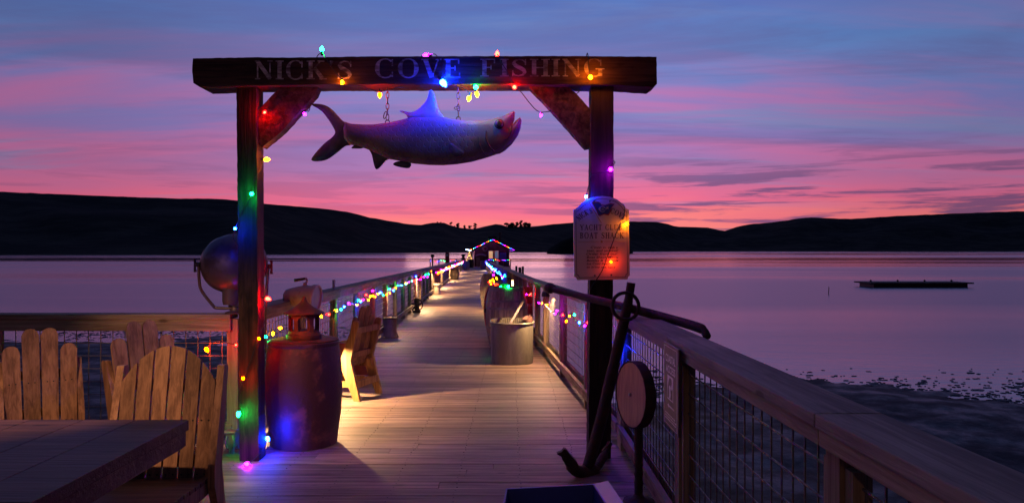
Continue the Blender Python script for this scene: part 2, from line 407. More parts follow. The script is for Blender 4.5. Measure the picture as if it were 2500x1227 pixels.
col = B.mix(n1, (.004,.006,.016,1), (.012,.014,.030,1))
principled(B, Base_Color=col, Roughness=B.n('ShaderNodeMapRange', ins={0: n1, 1: .4, 2: .6, 3: .45, 4: .9}).outputs[0], Normal=bump(B, B.math('ADD', n1, B.math('MULTIPLY', n2, .4)), .7, .06))
M['mud'] = m
g = MB(); nx, ny = 330, 210
for j in range(ny+1):
    y = -15+(j/ny)**1.0*70
    for i in range(nx+1):
        x = -45+90*i/nx
        edge = 23.2-.10*x+2.5*noise.noise(Vector((x*.12, 3, 0)))       # where the tide line lies
        edge += 9*max(0, min(1, (-x-1)/6))
        z = WL+(edge-y)*.022
        z = min(z, WL+.13)
        z += .13*noise.noise(Vector((x*.16, y*.2, 1)))+.06*noise.noise(Vector((x*.7, y*.9, 5)))+.045*noise.noise(Vector((x*2.3, y*3, 7)))+.02*noise.noise(Vector((x*5.3, y*6, 2)))
        if y > edge: z -= .03*(y-edge)
        g.v.append(Vector((x, y, z)))
for j in range(ny):
    for i in range(nx):
        a = j*(nx+1)+i; g.f.append((a, a+1, a+nx+2, a+nx+1))
tag(g.build('shore', M['mud'], smooth=True), kind='structure')
# weed and stones at the tide line (nobody could count them)
g = MB()
for k in range(3000):
    if k % 3: x = random.uniform(2, 24); y = 20.8+abs(random.gauss(0, 2.2))-.10*x+1.5*noise.noise(Vector((x*.4, 1, 1)))
    else: x = random.uniform(-22, -3); y = random.gauss(36, 1.6)
    r = random.uniform(.015, .055)*(2.2 if random.random() < .08 else 1); c = Vector((x, y, WL+.005))
    st = len(g.v); g.lathe([(r*1.6, -.02), (r*1.2, .008), (r*.4, r*.16)], c, seg=6)
    for q in g.v[st:]: q += Vector((random.uniform(-1.6,1.6), random.uniform(-1,1), random.uniform(-.1,.1)))*r*.5
tag(g.build('seaweed', M['mud']), kind='stuff')

m, B = mat('hill_scrub'); co = B.n('ShaderNodeNewGeometry').outputs['Position']
n1 = B.noise(co, .012, 8, .65); n2 = B.noise(co, .06, 4, .7)
col = B.mix(B.smooth(n1, .42, .62), (.008,.009,.009,1), (.040,.034,.026,1))
principled(B, Base_Color=col, Roughness=.95, Specular_IOR_Level=.05, Normal=bump(B, n2, .6, 4)); M['hill'] = m
ridge = [(-2500,430),(-1500,520),(-800,455),(-300,470),(0,468),(150,474),(330,481),(400,483),(450,485),(500,484),(560,487),(640,497),(720,503),(780,508),(850,517),(900,530),(950,539),(1000,547),(1030,549),
         (1045,545),(1060,543),(1085,544),(1100,549),(1120,556),(1160,559),(1180,553),(1200,549),(1214,546),(1228,549),(1240,553),(1300,553),(1350,547),(1400,543),(1500,540),(1600,541),(1625,545),
         (1650,553),(1730,555),(1745,559),(1768,564),(1800,553),(1830,547),(1890,542),(1950,533),(1985,530),(2050,534),(2100,533),(2169,528),(2300,522),(2500,515),(2900,530),(3500,500),(4500,540),(5500,500)]
shore = [(-2500,500),(0,640),(600,680),(1000,1150),(1200,1450),(1500,2100),(1700,2900),(5500,3000)]
g = MB(); cols = list(range(-2500, 5501, 14)); nt = 26
for px in cols:
    ds = lerp_tab(shore, px)*(1+.03*noise.noise(Vector((px*.01, 0, 3)))); dr = ds*1.25+500
    zr = EYE+(611-lerp_tab(ridge, px)+1.2*noise.noise(Vector((px*.045, 8, 3))))/F*dr
    for k in range(nt+1):
        t = k/(nt-3)
        if t <= 1:
            d = ds+(dr-ds)*t; z = WL-.5+(zr-WL+.5)*(t**1.15)
            z += t*(1-t)*zr*.55*noise.noise(Vector((px*.006, t*3, 1)))
        else: d = dr*(1+(t-1)*2); z = zr*(1-(t-1)*1.5)
        g.v.append(Vector(((px-1250)/F*d, d, z)))
for i in range(len(cols)-1):
    for k in range(nt): a = i*(nt+1)+k; g.f.append((a, a+nt+1, a+nt+2, a+1))
tag(g.build('hills', M['hill'], smooth=True), kind='structure')
# wooded point behind the sign
hl = MB(); pts = [(1335,612),(1345,603),(1358,596),(1370,588),(1385,583),(1400,578),(1430,576),(1470,580),(1510,588),(1530,598),(1545,611)]
for i, (px, py) in enumerate(pts):
    for d, k in ((900, 0), (930, 1), (1000, .9), (1060, 0)):
        zt = EYE+(611-py)/F*930; hl.v.append(Vector(((px-1250)/F*d, d, WL-.5+(zt-WL+.5)*k)))
for i in range(len(pts)-1):
    for k in range(3): a = i*4+k; hl.f.append((a, a+4, a+5, a+1))
tag(hl.build('headland', M['hill'], smooth=True), kind='structure')

# trees along the skyline
M['leaf'] = plain('cypress_foliage', (.022,.026,.014), .9, 0, .4, .4); M['bark'] = plain('bark', (.05,.035,.03), .9, 0, .3, 2)
def blob_leaves(mb, c, rx, rz, n, s):
    for _ in range(n):
        a = random.uniform(0, 6.28); u = random.uniform(-1, 1); r = random.random()**.4
        p = c+Vector((rx*r*math.cos(a)*math.sqrt(1-u*u), rx*r*math.sin(a)*math.sqrt(1-u*u), rz*r*u))
        d1 = Vector((random.uniform(-1,1), random.uniform(-1,1), random.uniform(-.5,.5))).normalized()*s
        d2 = d1.orthogonal().normalized()*s*random.uniform(.5,1)
        k = len(mb.v); mb.v += [p-d1, p-d2*.6, p+d1, p+d2]; mb.f.append((k,k+1,k+2,k+3))
tl = [(1068,543,4,'low flat shrub-like cypress near the top of the left knoll','flat'),
      (1076,543,4,'second low cypress just right of the lowest one on the left knoll','flat'),
      (1101,549,9,'flat-topped windswept cypress on the slope right of the left knoll','flat'),
      (1110,553,4,'tiny bush-like cypress below the flat-topped windswept one','flat'),
      (1118,556,13,'dense tall cypress standing at the foot of the left knoll','tall'),
      (1134,558,10,'narrow lone cypress in the saddle, first from the left there','tall'),
      (1148,559,10,'leaning two-stemmed cypress in the middle of the saddle','flat'),
      (1160,559,15,'tall sparse cypress with gaps, rightmost in the saddle','tiered'),
      (1236,553,12,'leftmost cypress of the grove above the shack, with a ragged crown','flat'),
      (1247,554,15,'broad cypress second from the left in the grove above the shack','round'),
      (1261,555,14,'upright cypress in the middle of the grove above the shack','tall'),
      (1271,555,17,'tallest open cypress in the grove above the shack','tiered'),
      (1286,555,14,'wide dome-shaped cypress at the right end of the grove','round')]
for px, py, hpx, lab, kind in tl:
    ds = lerp_tab(shore, px); d = ds*1.25+495; k = d/F
    b = P(px, py+2.5, d); h = hpx*k*1.15
    t = thing('cypress_tree', b, lab, 'tree', 'cypress trees on the far ridge')
    MB().tube([b-Vector((0,0,2)), b+Vector((h*.03,0,h*.4)), b+Vector((0,0,h*.8))], [h*.085, h*.06, h*.03], 6).build('trunk', M['bark'], t)
    cr = MB()
    if kind == 'flat':
        for _ in range(5): blob_leaves(cr, b+Vector((random.uniform(-.24,.24)*h, random.uniform(-.3,.3)*h, h*random.uniform(.45,.88))), h*.24, h*.14, 90, h*.09)
    elif kind == 'round':
        for _ in range(8): blob_leaves(cr, b+Vector((random.uniform(-.42,.42)*h, random.uniform(-.3,.3)*h, h*random.uniform(.22,.75))), h*.30, h*.24, 110, h*.09)
    elif kind == 'tall':
        for q in range(6): blob_leaves(cr, b+Vector((random.uniform(-.15,.15)*h, random.uniform(-.15,.15)*h, h*(.18+.13*q))), h*.20, h*.13, 90, h*.09)
    else:
        for q in range(5): blob_leaves(cr, b+Vector((random.uniform(-.16,.16)*h, 0, h*(.30+.15*q))), h*.20, h*.07, 70, h*.085)
    cr.build('crown', M['leaf'], t)

# ------------------------------------------------------------------ the pier deck
XR_T = [(-10,.88),(6.0,.88),(7.5,.76),(10.8,.55),(14,.34),(54,-1.5),(93,-3.15)]
XL = lambda y: -2.08-.0445*(y-5.9)
XR = lambda y: lerp_tab(XR_T, y)
g = MB(); y = -5.0; pitch = .1455; k = 0
while y < 93:
    x0 = -8.0 if y < 5.95 else XL(y)-.10; x1 = XR(y)+.10
    cuts = [x0]
    if x1-x0 > 3.2:
        c = x0+random.uniform(1.2, 4.2)
        while c < x1-.6: cuts.append(c); c += random.uniform(2.4, 4.8)
    cuts.append(x1); z = dz(y)
    for a, b in zip(cuts, cuts[1:]):
        zz = z+random.uniform(-.0015, .0015); g.box(a+.002, b-.002, y+.0048, y+pitch-.0048, zz-.035, zz)
    y += pitch; k += 1
while y < 112:
    g.box(-11, -.2, y+.0035, y+pitch*2-.0035, -.73, -.70); y += pitch*2
deck = g.build('pier_deck', M['deck']); tag(deck, kind='structure')
g = MB(); yy = 2.4
while yy < 16:
    yk = -5+round((yy+5)/pitch)*pitch
    for j in range(-16, 3):
        x = j*.41+.05
        if (XL(yk) if yk > 5.95 else -6.5) < x < XR(yk): 
            for q in (.035, .11): g.lathe([(.0042, -.002), (.0042, .0022)], (x+random.uniform(-.01,.01), yk+q, dz(yk)), seg=6)
    yy += pitch
g.build('nails', M['black'], deck)
g = MB()
for s in (0, 1):
    for yy in range(6, 92, 4):
        a, b = yy, yy+4; fx = (lambda q: XL(q)+.02) if s == 0 else (lambda q: XR(q)-.02)
        g.beam((fx(a), a, dz(a)-.17), (fx(b), b, dz(b)-.17), .08, .25)
g.beam((.86,-5,-.17), (.86,6,-.17), .08, .25); g.beam((-8,5.96,-.2), (-2,5.96,-.2), .08, .25)
g.build('stringers', M['cap'], deck)
for yy in range(0, 92, 8):
    for x in ((XL(yy)+.15) if yy > 5 else -2.1, XR(yy)-.15):
        MB().lathe([(.14, -3.2), (.13, -.3)], (x, yy, dz(yy)), seg=10).build('pile', M['cap'], deck, smooth=True)

# ------------------------------------------------------------------ railings
def railing(label, pts, spacing, inward, mats, wires_to=60, group='plank railings of the pier', H=1.09, capw=.18, fh=.07):
    """pts: plan points of the post line; inward: +1 when the deck lies to the right of the walk direction"""
    P0 = Vector((pts[0][0], pts[0][1], 0)); t = thing('railing', (pts[0][0], pts[0][1], dz(pts[0][1])), label, 'railing', group)
    cap = MB(); fas = MB(); bot = MB()
    def lev(p, h): return Vector((p[0], p[1], dz(p[1])+h))
    for a, b in zip(pts, pts[1:]):
        d = (Vector(b)-Vector(a)); L = d.length; d /= L; nrm = Vector((d.y, -d.x))*inward      # towards the deck
        n = max(1, round(L/3.6))
        for i in range(n):
            p, q = Vector(a)+d*L*i/n, Vector(a)+d*L*(i+1)/n; e = d*.002
            cap.beam(lev(p+e, H-.019), lev(q-e, H-.019), capw, .038)
            o = nrm*.062; fas.beam(lev(p+e+o, H-.039-fh/2), lev(q-e+o, H-.039-fh/2), .036, fh)
            o = nrm*.045
            bot.beam(lev(p+e+o, .15), lev(q-e+o, .15), .038, .085); bot.beam(lev(p+e-o, .15), lev(q-e-o, .15), .038, .085)
        bays = max(1, round(L/spacing))
        for i in range(bays+1):
            if i == bays and b is not pts[-1]: continue
            p = Vector(a)+d*L*i/bays
            pm = MB(); pm.beam(lev(p, -.25), lev(p, H-.04), .085, .085, up=(d.x, d.y, 0))
            if i < bays and p.y < 30:
                for sgn in (1, -1):
                    q = p+d*.066*sgn+nrm*.012; pm.beam(lev(q, .2), lev(q, H-.13), .034, .045, up=(d.x, d.y, 0))
            pm.build('post', mats[1], t)
            if i < bays and p.y < wires_to:
                q = Vector(a)+d*L*(i+1)/bays; wp = MB(); gap = (q-p).length; r = .0026
                nv = int(gap/.1); off = nrm*.0
                for j in range(1, nv+1):
                    c = p+d*(j*gap/(nv+1)) if True else p
                    wp.beam(lev(c, .13), lev(c, H-.06), r*2, r*2)
                for j in range(8):
                    h = .22+.1*j; wp.beam(lev(p+d*.03+nrm*.004, h), lev(q-d*.03+nrm*.004, h), r*2, r*2)
                wp.build('wire_panel', M['wire'], t)
    cap.build('cap_rail', mats[0], t, bevel=.004); fas.build('fascia_rail', mats[2], t, bevel=.003); bot.build('bottom_rail', mats[2], t)
    return t
ym = (M['cap'], M['post_z'], M['rail_y']); xm = (M['rail_x'], M['post_z'], M['rail_x'])
railing('near plank railing with square wire mesh, running past the anchor to the lower right', [(.88,5.88),(.88,3.85),(.88,1.98),(.88,.1),(.88,-2)], 1.9, 1, ym, fh=.045)
railing('long right-hand pier railing beyond the archway, bending toward the shack', [(.88,5.98),(.76,7.5),(.515,11.4),(.34,14),(-.58,34),(-1.5,54),(-3.15,92)], 1.65, 1, ym)
railing('long left-hand pier railing with the searchlights, running out to the shack', [(-2.08,6.0),(XL(34),34),(XL(92),92)], 1.72, 1, ym)
xr = railing('patio railing behind the wooden chairs, across the water at the left', [(-7.9,5.95),(-2.18,5.95)], 1.9, 1, xm, H=1.05, fh=.09)

# ------------------------------------------------------------------ archway
A = thing('archway', (-.63, 5.6, dz(5.6)), 'tall weathered timber archway over the pier with painted lettering', 'archway')
def jag(poly, n=5, amp=2.0, seed=1):
    rnd = random.Random(seed); out = []
    for i, a in enumerate(poly):
        b = poly[(i+1) % len(poly)]; a = Vector(a); b = Vector(b); L = (b-a).length; d = (b-a)/max(L, 1e-6); nn = Vector((-d.y, d.x)); m = max(1, int(L/9))
        for j in range(m):
            out.append(tuple(a+(b-a)*j/m+(nn*rnd.uniform(-amp, amp)*.5 if j else Vector((0,0)))))
    return out
def pxprism(name, poly, d0, thick, m, parent, amp=1.2, seed=1, bevel=.006, rough=True):
    """timber whose front outline was measured in the photograph; real thickness behind it"""
    pl = jag(poly, amp=amp, seed=seed) if rough else poly
    pl = [((x-1250)/F*d0, EYE+(611-y)/F*d0) for x, y in pl]
    g = MB().prism(pl, (0, d0, 0), (1,0,0), (0,0,1), (0, thick, 0))
    return g.build(name, m, parent)
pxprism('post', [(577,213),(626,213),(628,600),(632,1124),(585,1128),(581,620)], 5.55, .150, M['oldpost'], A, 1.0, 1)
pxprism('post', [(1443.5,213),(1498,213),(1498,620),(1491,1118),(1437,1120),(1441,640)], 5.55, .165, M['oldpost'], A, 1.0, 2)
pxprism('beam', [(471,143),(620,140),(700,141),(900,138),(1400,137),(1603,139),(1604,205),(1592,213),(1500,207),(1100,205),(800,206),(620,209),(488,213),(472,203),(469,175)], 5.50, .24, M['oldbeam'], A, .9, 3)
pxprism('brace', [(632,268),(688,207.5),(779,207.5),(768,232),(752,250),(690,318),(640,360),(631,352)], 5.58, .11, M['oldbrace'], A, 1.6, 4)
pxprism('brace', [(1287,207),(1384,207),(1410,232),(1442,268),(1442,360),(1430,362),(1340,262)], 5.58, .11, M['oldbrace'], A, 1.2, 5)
m, B = mat('worn_lettering_paint'); co = B.n('ShaderNodeTexCoord').outputs['Object']
nn_ = B.noise(B.mapping(co, sc=(.25, 1, 1)), 26, 6, .75); f = B.smooth(nn_, .36, .66)
xs_ = B.n('ShaderNodeSeparateXYZ', ins={0: co}).outputs[0]
f = B.math('MULTIPLY', f, B.n('ShaderNodeMapRange', ins={0: xs_, 1: -.5, 2: 1.2, 3: 1.0, 4: .5}).outputs[0])
principled(B, Base_Color=B.mix(f, (.10,.055,.05,1), (.75,.64,.64,1)), Roughness=.8, Normal=bump(B, nn_, .4, .004)); M['letter'] = m
g = MB()
for txt, xa, xb, ya, yb in (("NICK'S", 621, 866, 194, 148), ('COVE', 914, 1134, 190, 144), ('FISHING', 1172, 1478, 187, 144)):
    d = 5.497; h = (ya-yb)*d/F; gl, wd = serif_text(txt, h, 1.0, .20, .065, .08); k = (xb-xa)*d/F/wd
    o = P(xa, ya, d); g = MB(); text_mesh(g, gl, lambda x, y: o+Vector((x*k, 0, y))); g.build('lettering', M['letter'], A)

# ------------------------------------------------------------------ fish sign
fx = lambda p: (740+p[0]/2.922, 100+p[1]/2.922)
FD = 5.62
fish = thing('fish_sign', P(1010, 345, FD), 'carved silver and blue hanging fish sign with forked tail under the beam', 'fish sign')
def fplace(x, y, h): return Vector(((x-1250)/F*FD, FD-h, EYE+(611-y)/F*FD))
m, B = mat('fish_paint'); co = B.n('ShaderNodeTexCoord').outputs['Object']; zz = B.n('ShaderNodeSeparateXYZ', ins={0: co}).outputs
wr = B.noise(co, 9, 3, .5)
su = B.math('ADD', B.math('MULTIPLY', zz[0], 19.0), B.math('MULTIPLY', wr, .35)); sv = B.math('ADD', B.math('MULTIPLY', zz[2], 27.0), B.math('MULTIPLY', wr, .5))
row = B.math('FLOOR', sv); fv = B.math('SUBTRACT', sv, row)
fu = B.math('SUBTRACT', B.math('FRACT', B.math('ADD', su, B.math('MULTIPLY', row, .5))), .5)
dd = B.math('SQRT', B.math('ADD', B.math('POWER', B.math('MULTIPLY', B.math('SUBTRACT', fv, .5), .9), 2.0), B.math('POWER', B.math('SUBTRACT', fu, .25), 2.0)))
vo = B.math('ABSOLUTE', B.math('SUBTRACT', dd, .52))
n1 = B.noise(co, 6, 5, .6)
mask = B.smooth(vo, .0, .09)
body = B.math('MULTIPLY', B.smooth(zz[0], -.55, -.4), B.math('SUBTRACT', 1.0, B.smooth(zz[0], .38, .5)))
sc_ = B.math('SUBTRACT', 1.0, B.math('MULTIPLY', body, B.math('SUBTRACT', 1.0, mask)))
top = B.smooth(B.math('ADD', zz[2], B.math('MULTIPLY', B.math('SUBTRACT', n1, .5), .05)), .01, .06)
colr = B.mix(top, (.16,.125,.07,1), (.07,.08,.15,1)); colr = B.mix(B.math('MULTIPLY', B.smooth(n1, .45, .6), .6), colr, (.07,.055,.05,1))
colr = B.mix(B.math('MULTIPLY', B.math('SUBTRACT', 1.0, sc_), .75), colr, (.06,.05,.05,1))
principled(B, Base_Color=colr, Roughness=.6, Metallic=0.0, Normal=bump(B, sc_, .45, .005), Specular_IOR_Level=.3); M['fish'] = m
M['fin'] = metal('dark_fin_paint', (.06,.055,.06), (.025,.025,.03), 7, (.4,.6), .1, .4); M['finlight'] = metal('pale_fin_paint', (.24,.26,.32), (.15,.16,.2), 9, (.35,.5), .1, .5)
bodyp = [(300,578),(340,592),(420,598),(500,598),(620,583),(700,565),(760,550),(850,544),(990,546),(1050,558),(1130,568),(1210,572),(1280,570),(1350,562),(1420,540),(1460,521),(1500,503),(1511,512),(1508,560),(1493,602),
         (1517,570),(1548,548),(1558,568),(1552,620),(1532,675),(1490,735),(1440,782),(1402,804),(1385,806),(1300,835),(1200,862),(1100,878),(1000,886),(900,884),(800,875),(760,870),(680,853),(600,840),(550,818),(500,790),(440,765),(380,748),(330,738),(290,700),(285,630)]
g = MB(); pillow(g, [fx(p) for p in bodyp], fplace, .052, 7.0, .25); g.build('body', M['fish'], fish, smooth=True)
def fin(name, pts, m, th=.018, off=0, parent=fish):
    g = MB(); pl = smooth_poly([fx(p) for p in pts], 3); pillow(g, pl, lambda x, y, h: fplace(x, y, h+off), th, 6.0, .45); return g.build(name, m, parent, smooth=True)
fin('tail_fin', [(60,455),(110,450),(165,463),(210,492),(250,535),(290,575),(330,592),(350,640),(345,735),(300,750),(230,805),(170,845),(110,858),(60,850),(90,800),(150,735),(205,690),(230,655),(215,615),(180,560),(130,500)], M['fin'])
fin('dorsal_fin', [(690,503),(712,499),(775,510),(838,476),(884,420),(900,368),(912,350),(930,372),(952,450),(975,510),(1000,552),(880,556),(760,556),(735,525)], M['finlight'])
fin('anal_fin', [(470,770),(490,810),(505,878),(520,914),(545,903),(590,853),(612,838),(560,800),(500,770)], M['fin'], .014)
fin('tail_finlet', [(346,765),(362,747),(400,740),(440,752),(420,766),(380,768)], M['fin'], .012)
fin('pelvic_fin', [(642,882),(680,858),(765,868),(758,905),(700,902)], M['fin'], .014)
fin('pectoral_fin', [(1045,738),(1085,748),(1140,788),(1150,812),(1100,832),(1060,808)], M['fin'], .010, .052)
ec = fplace(*fx((1400,600)), .043)
ey = MB().lathe([(.026, 0), (.026, .012), (.017, .022), (.001, .024)], ec, (0,-1,0), 20).build('eye', M['cord'], fish, smooth=True)
MB().lathe([(.032, -.005), (.036, .006), (.028, .012)], ec, (0,-1,0), 20, False).build('eye_ring', M['iron'], ey, smooth=True)
g = MB()
for ln, w_ in (([(1310,648),(1306,700),(1330,755),(1365,796)], .004), ([(1253,690),(1258,740),(1280,790),(1302,822)], .003), ([(1490,605),(1482,665),(1455,705),(1425,708),(1412,660)], .003)):
    pts = []
    for q in spline([(*fx(p), 0) for p in ln], 5):
        pts.append(fplace(q.x, q.y, .050 if ln[0][0] < 1400 else .040))
    g.tube(pts, w_, 6)
g.build('gill_lines', M['black'], fish)
def chain(px, y0, y1, label, loose=None):
    t = MB(); n = round((y1-y0)/13.5); L = (y1-y0)/n
    for i in range(n):
        c0 = P(px, y0+L*i-1.5, FD); c1 = P(px, y0+L*(i+1)+1.5, FD); mid = (c0+c1)/2; hh = (c0-c1).length/2; wv = .011
        pts = []
        for k in range(12):
            a = k*math.pi/6; u = Vector((wv, 0, 0)) if i % 2 else Vector((0, wv, 0)); pts.append(mid+u*math.cos(a)+Vector((0,0,1))*math.sin(a)*hh)
        t.tube(pts, .0032, 6, True)
    e = P(px, y1+6, FD); t.tube([e+Vector((math.cos(a)*.016, 0, math.sin(a)*.018)) for a in [k*math.pi/5 for k in range(10)]], .004, 6, True)
    if loose:
        a, b = (P(*q, FD) for q in loose); mid = (a+b)/2; d = (b-a)/2; u = Vector((d.z, 0, -d.x)).normalized()*.010
        t.tube([mid+d*math.cos(k*math.pi/5)+u*math.sin(k*math.pi/5) for k in range(10)], .0035, 6, True)
    o = t.build('hanging_chain', M['iron'], smooth=True); tag(o, label, 'chain', 'chains holding the fish sign')
chain(946, 213, 293, 'rusty link chain over the rear back of the fish, with a loose open link', ((943,272),(938,290)))
chain(1119, 213, 285, 'rusty link chain in front of the blue dorsal fin, nearer the fish head', ((1109,265),(1121,262)))

# ------------------------------------------------------------------ yacht club sign
sg = thing('pier_sign', P(1468, 684, 5.52), 'cream arch-topped wooden sign with flag emblem screwed to the right archway post', 'sign')
sz_ = lambda x, y: (1350+x/4.72, 460+y/4.72)
arc = [(290,214),(330,170),(400,122),(480,95),(570,86),(660,96),(740,126),(800,175),(824,205)]
outl = [(237,243),(262,236),(272,222)]+arc+[(834,222),(850,236),(875,243),(880,620),(886,1002),(868,1012),(858,1046),(560,1050),(282,1054),(270,1024),(248,1018),(242,620)]
SD = 5.505
def splace(x, y, h=0): px, py = sz_(x, y); return Vector(((px-1250)/F*SD, SD-h, EYE+(611-py)/F*SD))
m, B = mat('cream_sign_board'); co = B.n('ShaderNodeTexCoord').outputs['Object']; nb = B.noise(B.mapping(co, sc=(1,1,.3)), 7, 6, .65)
principled(B, Base_Color=B.mix(B.smooth(nb, .45, .75), (.66,.57,.53,1), (.50,.40,.36,1)), Roughness=.55, Normal=bump(B, nb, .1, .003)); M['signboard'] = m
M['ink'] = plain('sign_ink', (.012,.008,.012), .6); M['inkbrown'] = plain('brown_sign_paint', (.05,.02,.018), .6); M['gold'] = plain('gold_line_paint', (.42,.24,.06), .5); M['navy'] = plain('navy_flag_paint', (.015,.035,.20), .5)
pl = [splace(*p) for p in outl]; MB().prism([(q.x, q.z) for q in pl], (0, SD, 0), (1,0,0), (0,0,1), (0, .035, 0)).build('board', M['signboard'], sg, bevel=.003)
def inset(poly, c, k): return [(c[0]+(x-c[0])*k[0], c[1]+(y-c[1])*k[1]) for x, y in poly]
g = MB(); il = inset(outl, (562,600), (.925, .945)); n = len(il); il2 = inset(outl, (562,600), (.910, .933))
for i in range(n): g.add([splace(*il[i], .002), splace(*il[(i+1) % n], .002), splace(*il2[(i+1) % n], .002), splace(*il2[i], .002)], [(0,1,2,3)])
g.build('border_line', M['ink'], sg)
g = MB()
def arc_text(mb, txt, cx, cy, R, a0, a1, h):
    gl, wd = serif_text(txt, h, .80, .22, .09, .10)
    for x, vs, fs in gl:
        pts = []
        for v in vs:
            a = math.radians(a0+(a1-a0)*((x+v.x)/wd)); r = R+v.y; pts.append(splace(cx+r*math.sin(a), cy-r*math.cos(a), .003))
        mb.add(pts, fs)
arc_text(g, "NICK'S", 560, 640, 370, -44, -15, 62); arc_text(g, 'COVE', 560, 640, 370, 15, 44, 62)
def line_text(mb, txt, x0, x1, y, h, W=.11, T=.05):
    gl, wd = serif_text(txt, h, .8, W, T, .12); k = (x1-x0)/wd
    text_mesh(mb, gl, lambda x, yy: splace(x0+x*k, y-yy, .003))
g.build('arched_lettering', M['ink'], sg)
g = MB(); line_text(g, 'YACHT CLUB', 310, 805, 478, 62, .19, .08); line_text(g, 'BOAT SHACK', 310, 825, 575, 68, .19, .08); g.build('title_lettering', M['inkbrown'], sg)
g = MB()
for i, (s_, x0, x1) in enumerate((("C'mon in, grab a", 430, 745), ('seat, and unwind!', 385, 752), ('Order from our', 380, 742), ('Boat Shack Menu', 385, 750), ('Bottles & Specials', 385, 752), ('Ice Cold Beer', 385, 650), ('to bring out here', 385, 718))):
    vs, fs = font_glyphs(s_, 1.0, 'LEFT', 1.0, 1, .15, .012); wd = max(v.x for v in vs); k = (x1-x0)/wd
    g.add([splace(x0+v.x*k, 690+i*37.5-v.y*37, .003) for v in vs], fs)
g.build('menu_lettering', M['ink'], sg)
g = MB()
for a, b in (((292,617),(528,613)), ((590,611),(838,609))): g.beam(splace(*a, .003), splace(*b, .003), .003, .003)
st = []
for k in range(10):
    r = 20 if k % 2 == 0 else 11; a = k*math.pi/5; st.append((560+r*math.sin(a), 612-r*math.cos(a)))
pl = [splace(*p, .003) for p in st]; g.prism([(q.x, q.z) for q in pl], (0, SD-.003, 0), (1,0,0), (0,0,1), (0,-.002,0))
g.build('gold_rule', M['gold'], sg)
fl = [(450,162),(520,150),(548,168),(555,185),(600,190),(660,170),(712,178),(680,215),(655,285),(640,312),(585,300),(540,320),(520,310),(500,255)]
def flat(name, poly, m, h, parent, th=.002):
    q = [splace(*p, h) for p in poly]; return MB().prism([(a.x, a.z) for a in q], (0, SD-h, 0), (1,0,0), (0,0,1), (0,-th,0)).build(name, m, parent)
em = flat('flag_emblem', fl, M['redpaint'], .002, sg); flat('flag_field', inset(fl, (585,235), (.88,.84)), M['navy'], .0045, em)
g = MB()
for cx, cy, r in ((570,238,34), (570,238,27)): g.tube([splace(cx+r*math.cos(a), cy+r*math.sin(a)*1.05, .009) for a in [k*math.pi/12 for k in range(3, 24)]], .0012, 5)
vs, fs = font_glyphs('NC', 46, 'CENTER'); g.add([splace(572+v.x, 253-v.y, .0085) for v in vs], fs)
pl = [splace(*p, .0085) for p in ((524,232),(535,215),(548,222),(540,240),(545,258),(528,250))]; g.add(pl, [tuple(range(6))])
pl = [splace(*p, .0085) for p in ((605,235),(618,222),(612,208),(626,216),(638,200),(634,222),(642,236),(622,232),(608,242))]; g.add(pl, [tuple(range(9))])
g.build('fish_logo', M['signboard'], em)
MB().tube([splace(415,160,.006), splace(560,398,.006)], .0028, 6).build('flagpole', M['gold'], em)
for x, y in ((472,146),(655,147),(482,1002),(672,994)): MB().lathe([(.006, 0), (.006, .004), (.002, .006)], splace(x, y), (0,-1,0), 10).build('screw', M['black'], sg)

# ------------------------------------------------------------------ light strings
COL = {'r': ((1, .0012, .0006), 800), 'g': ((.0007, 1, .10), 420), 'b': ((.0010, .016, 1), 1500), 'y': ((1, .20, .0004), 260), 'o': ((1, .030, .0), 380), 'm': ((.40, .0008, 1), 450)}
BM = {}; M['socket'] = plain('bulb_socket', (.01,.016,.012), .5)
for k_, (c_, s_) in COL.items():
    g = MB().lathe([(.004, 0), (.0095, .004), (.0125, .012), (.0115, .020), (.007, .030), (.001, .037)], seg=10)
    me = bpy.data.meshes.new('bulb'); me.from_pydata([tuple(v) for v in g.v], [], g.f); me.materials.append(emit('glow_'+{'r':'red','g':'green','b':'blue','y':'yellow','o':'orange','m':'magenta'}[k_], c_, s_))
    for p in me.polygons: p.use_smooth = True
    BM[k_] = me
g = MB().lathe([(.007, -.022), (.0085, -.018), (.0085, .004)], seg=8)
SOCK = bpy.data.meshes.new('socket'); SOCK.from_pydata([tuple(v) for v in g.v], [], g.f); SOCK.materials.append(M['socket'])
def string(label, bulbs, cords, group=None, base=None, sock=True, rc=.0035, scale=1.15):
    """bulbs: (point, colour, direction or None)"""
    t = thing('light_string', base or bulbs[0][0], label, 'string lights', group); o0 = ORG[t.name]
    for p, c, d, *ks in bulbs:
        o = bpy.data.objects.new('bulb', BM[c]); C.objects.link(o); o.parent = t; o.location = p-o0; o.scale = (scale*(ks[0] if ks else 1),)*3
        d = Vector(d) if d else Vector((random.uniform(-.6,.6), random.uniform(-.6,.2), random.uniform(-1,.3)))
        o.rotation_euler = d.to_track_quat('Z', 'Y').to_euler()
        if sock:
            q = bpy.data.objects.new('socket', SOCK); C.objects.link(q); q.parent = o
    g = MB()
    for c in cords: g.tube(spline(c, 6), rc, 5)
    g.build('cord', M['cord'], t, smooth=True)
    return t
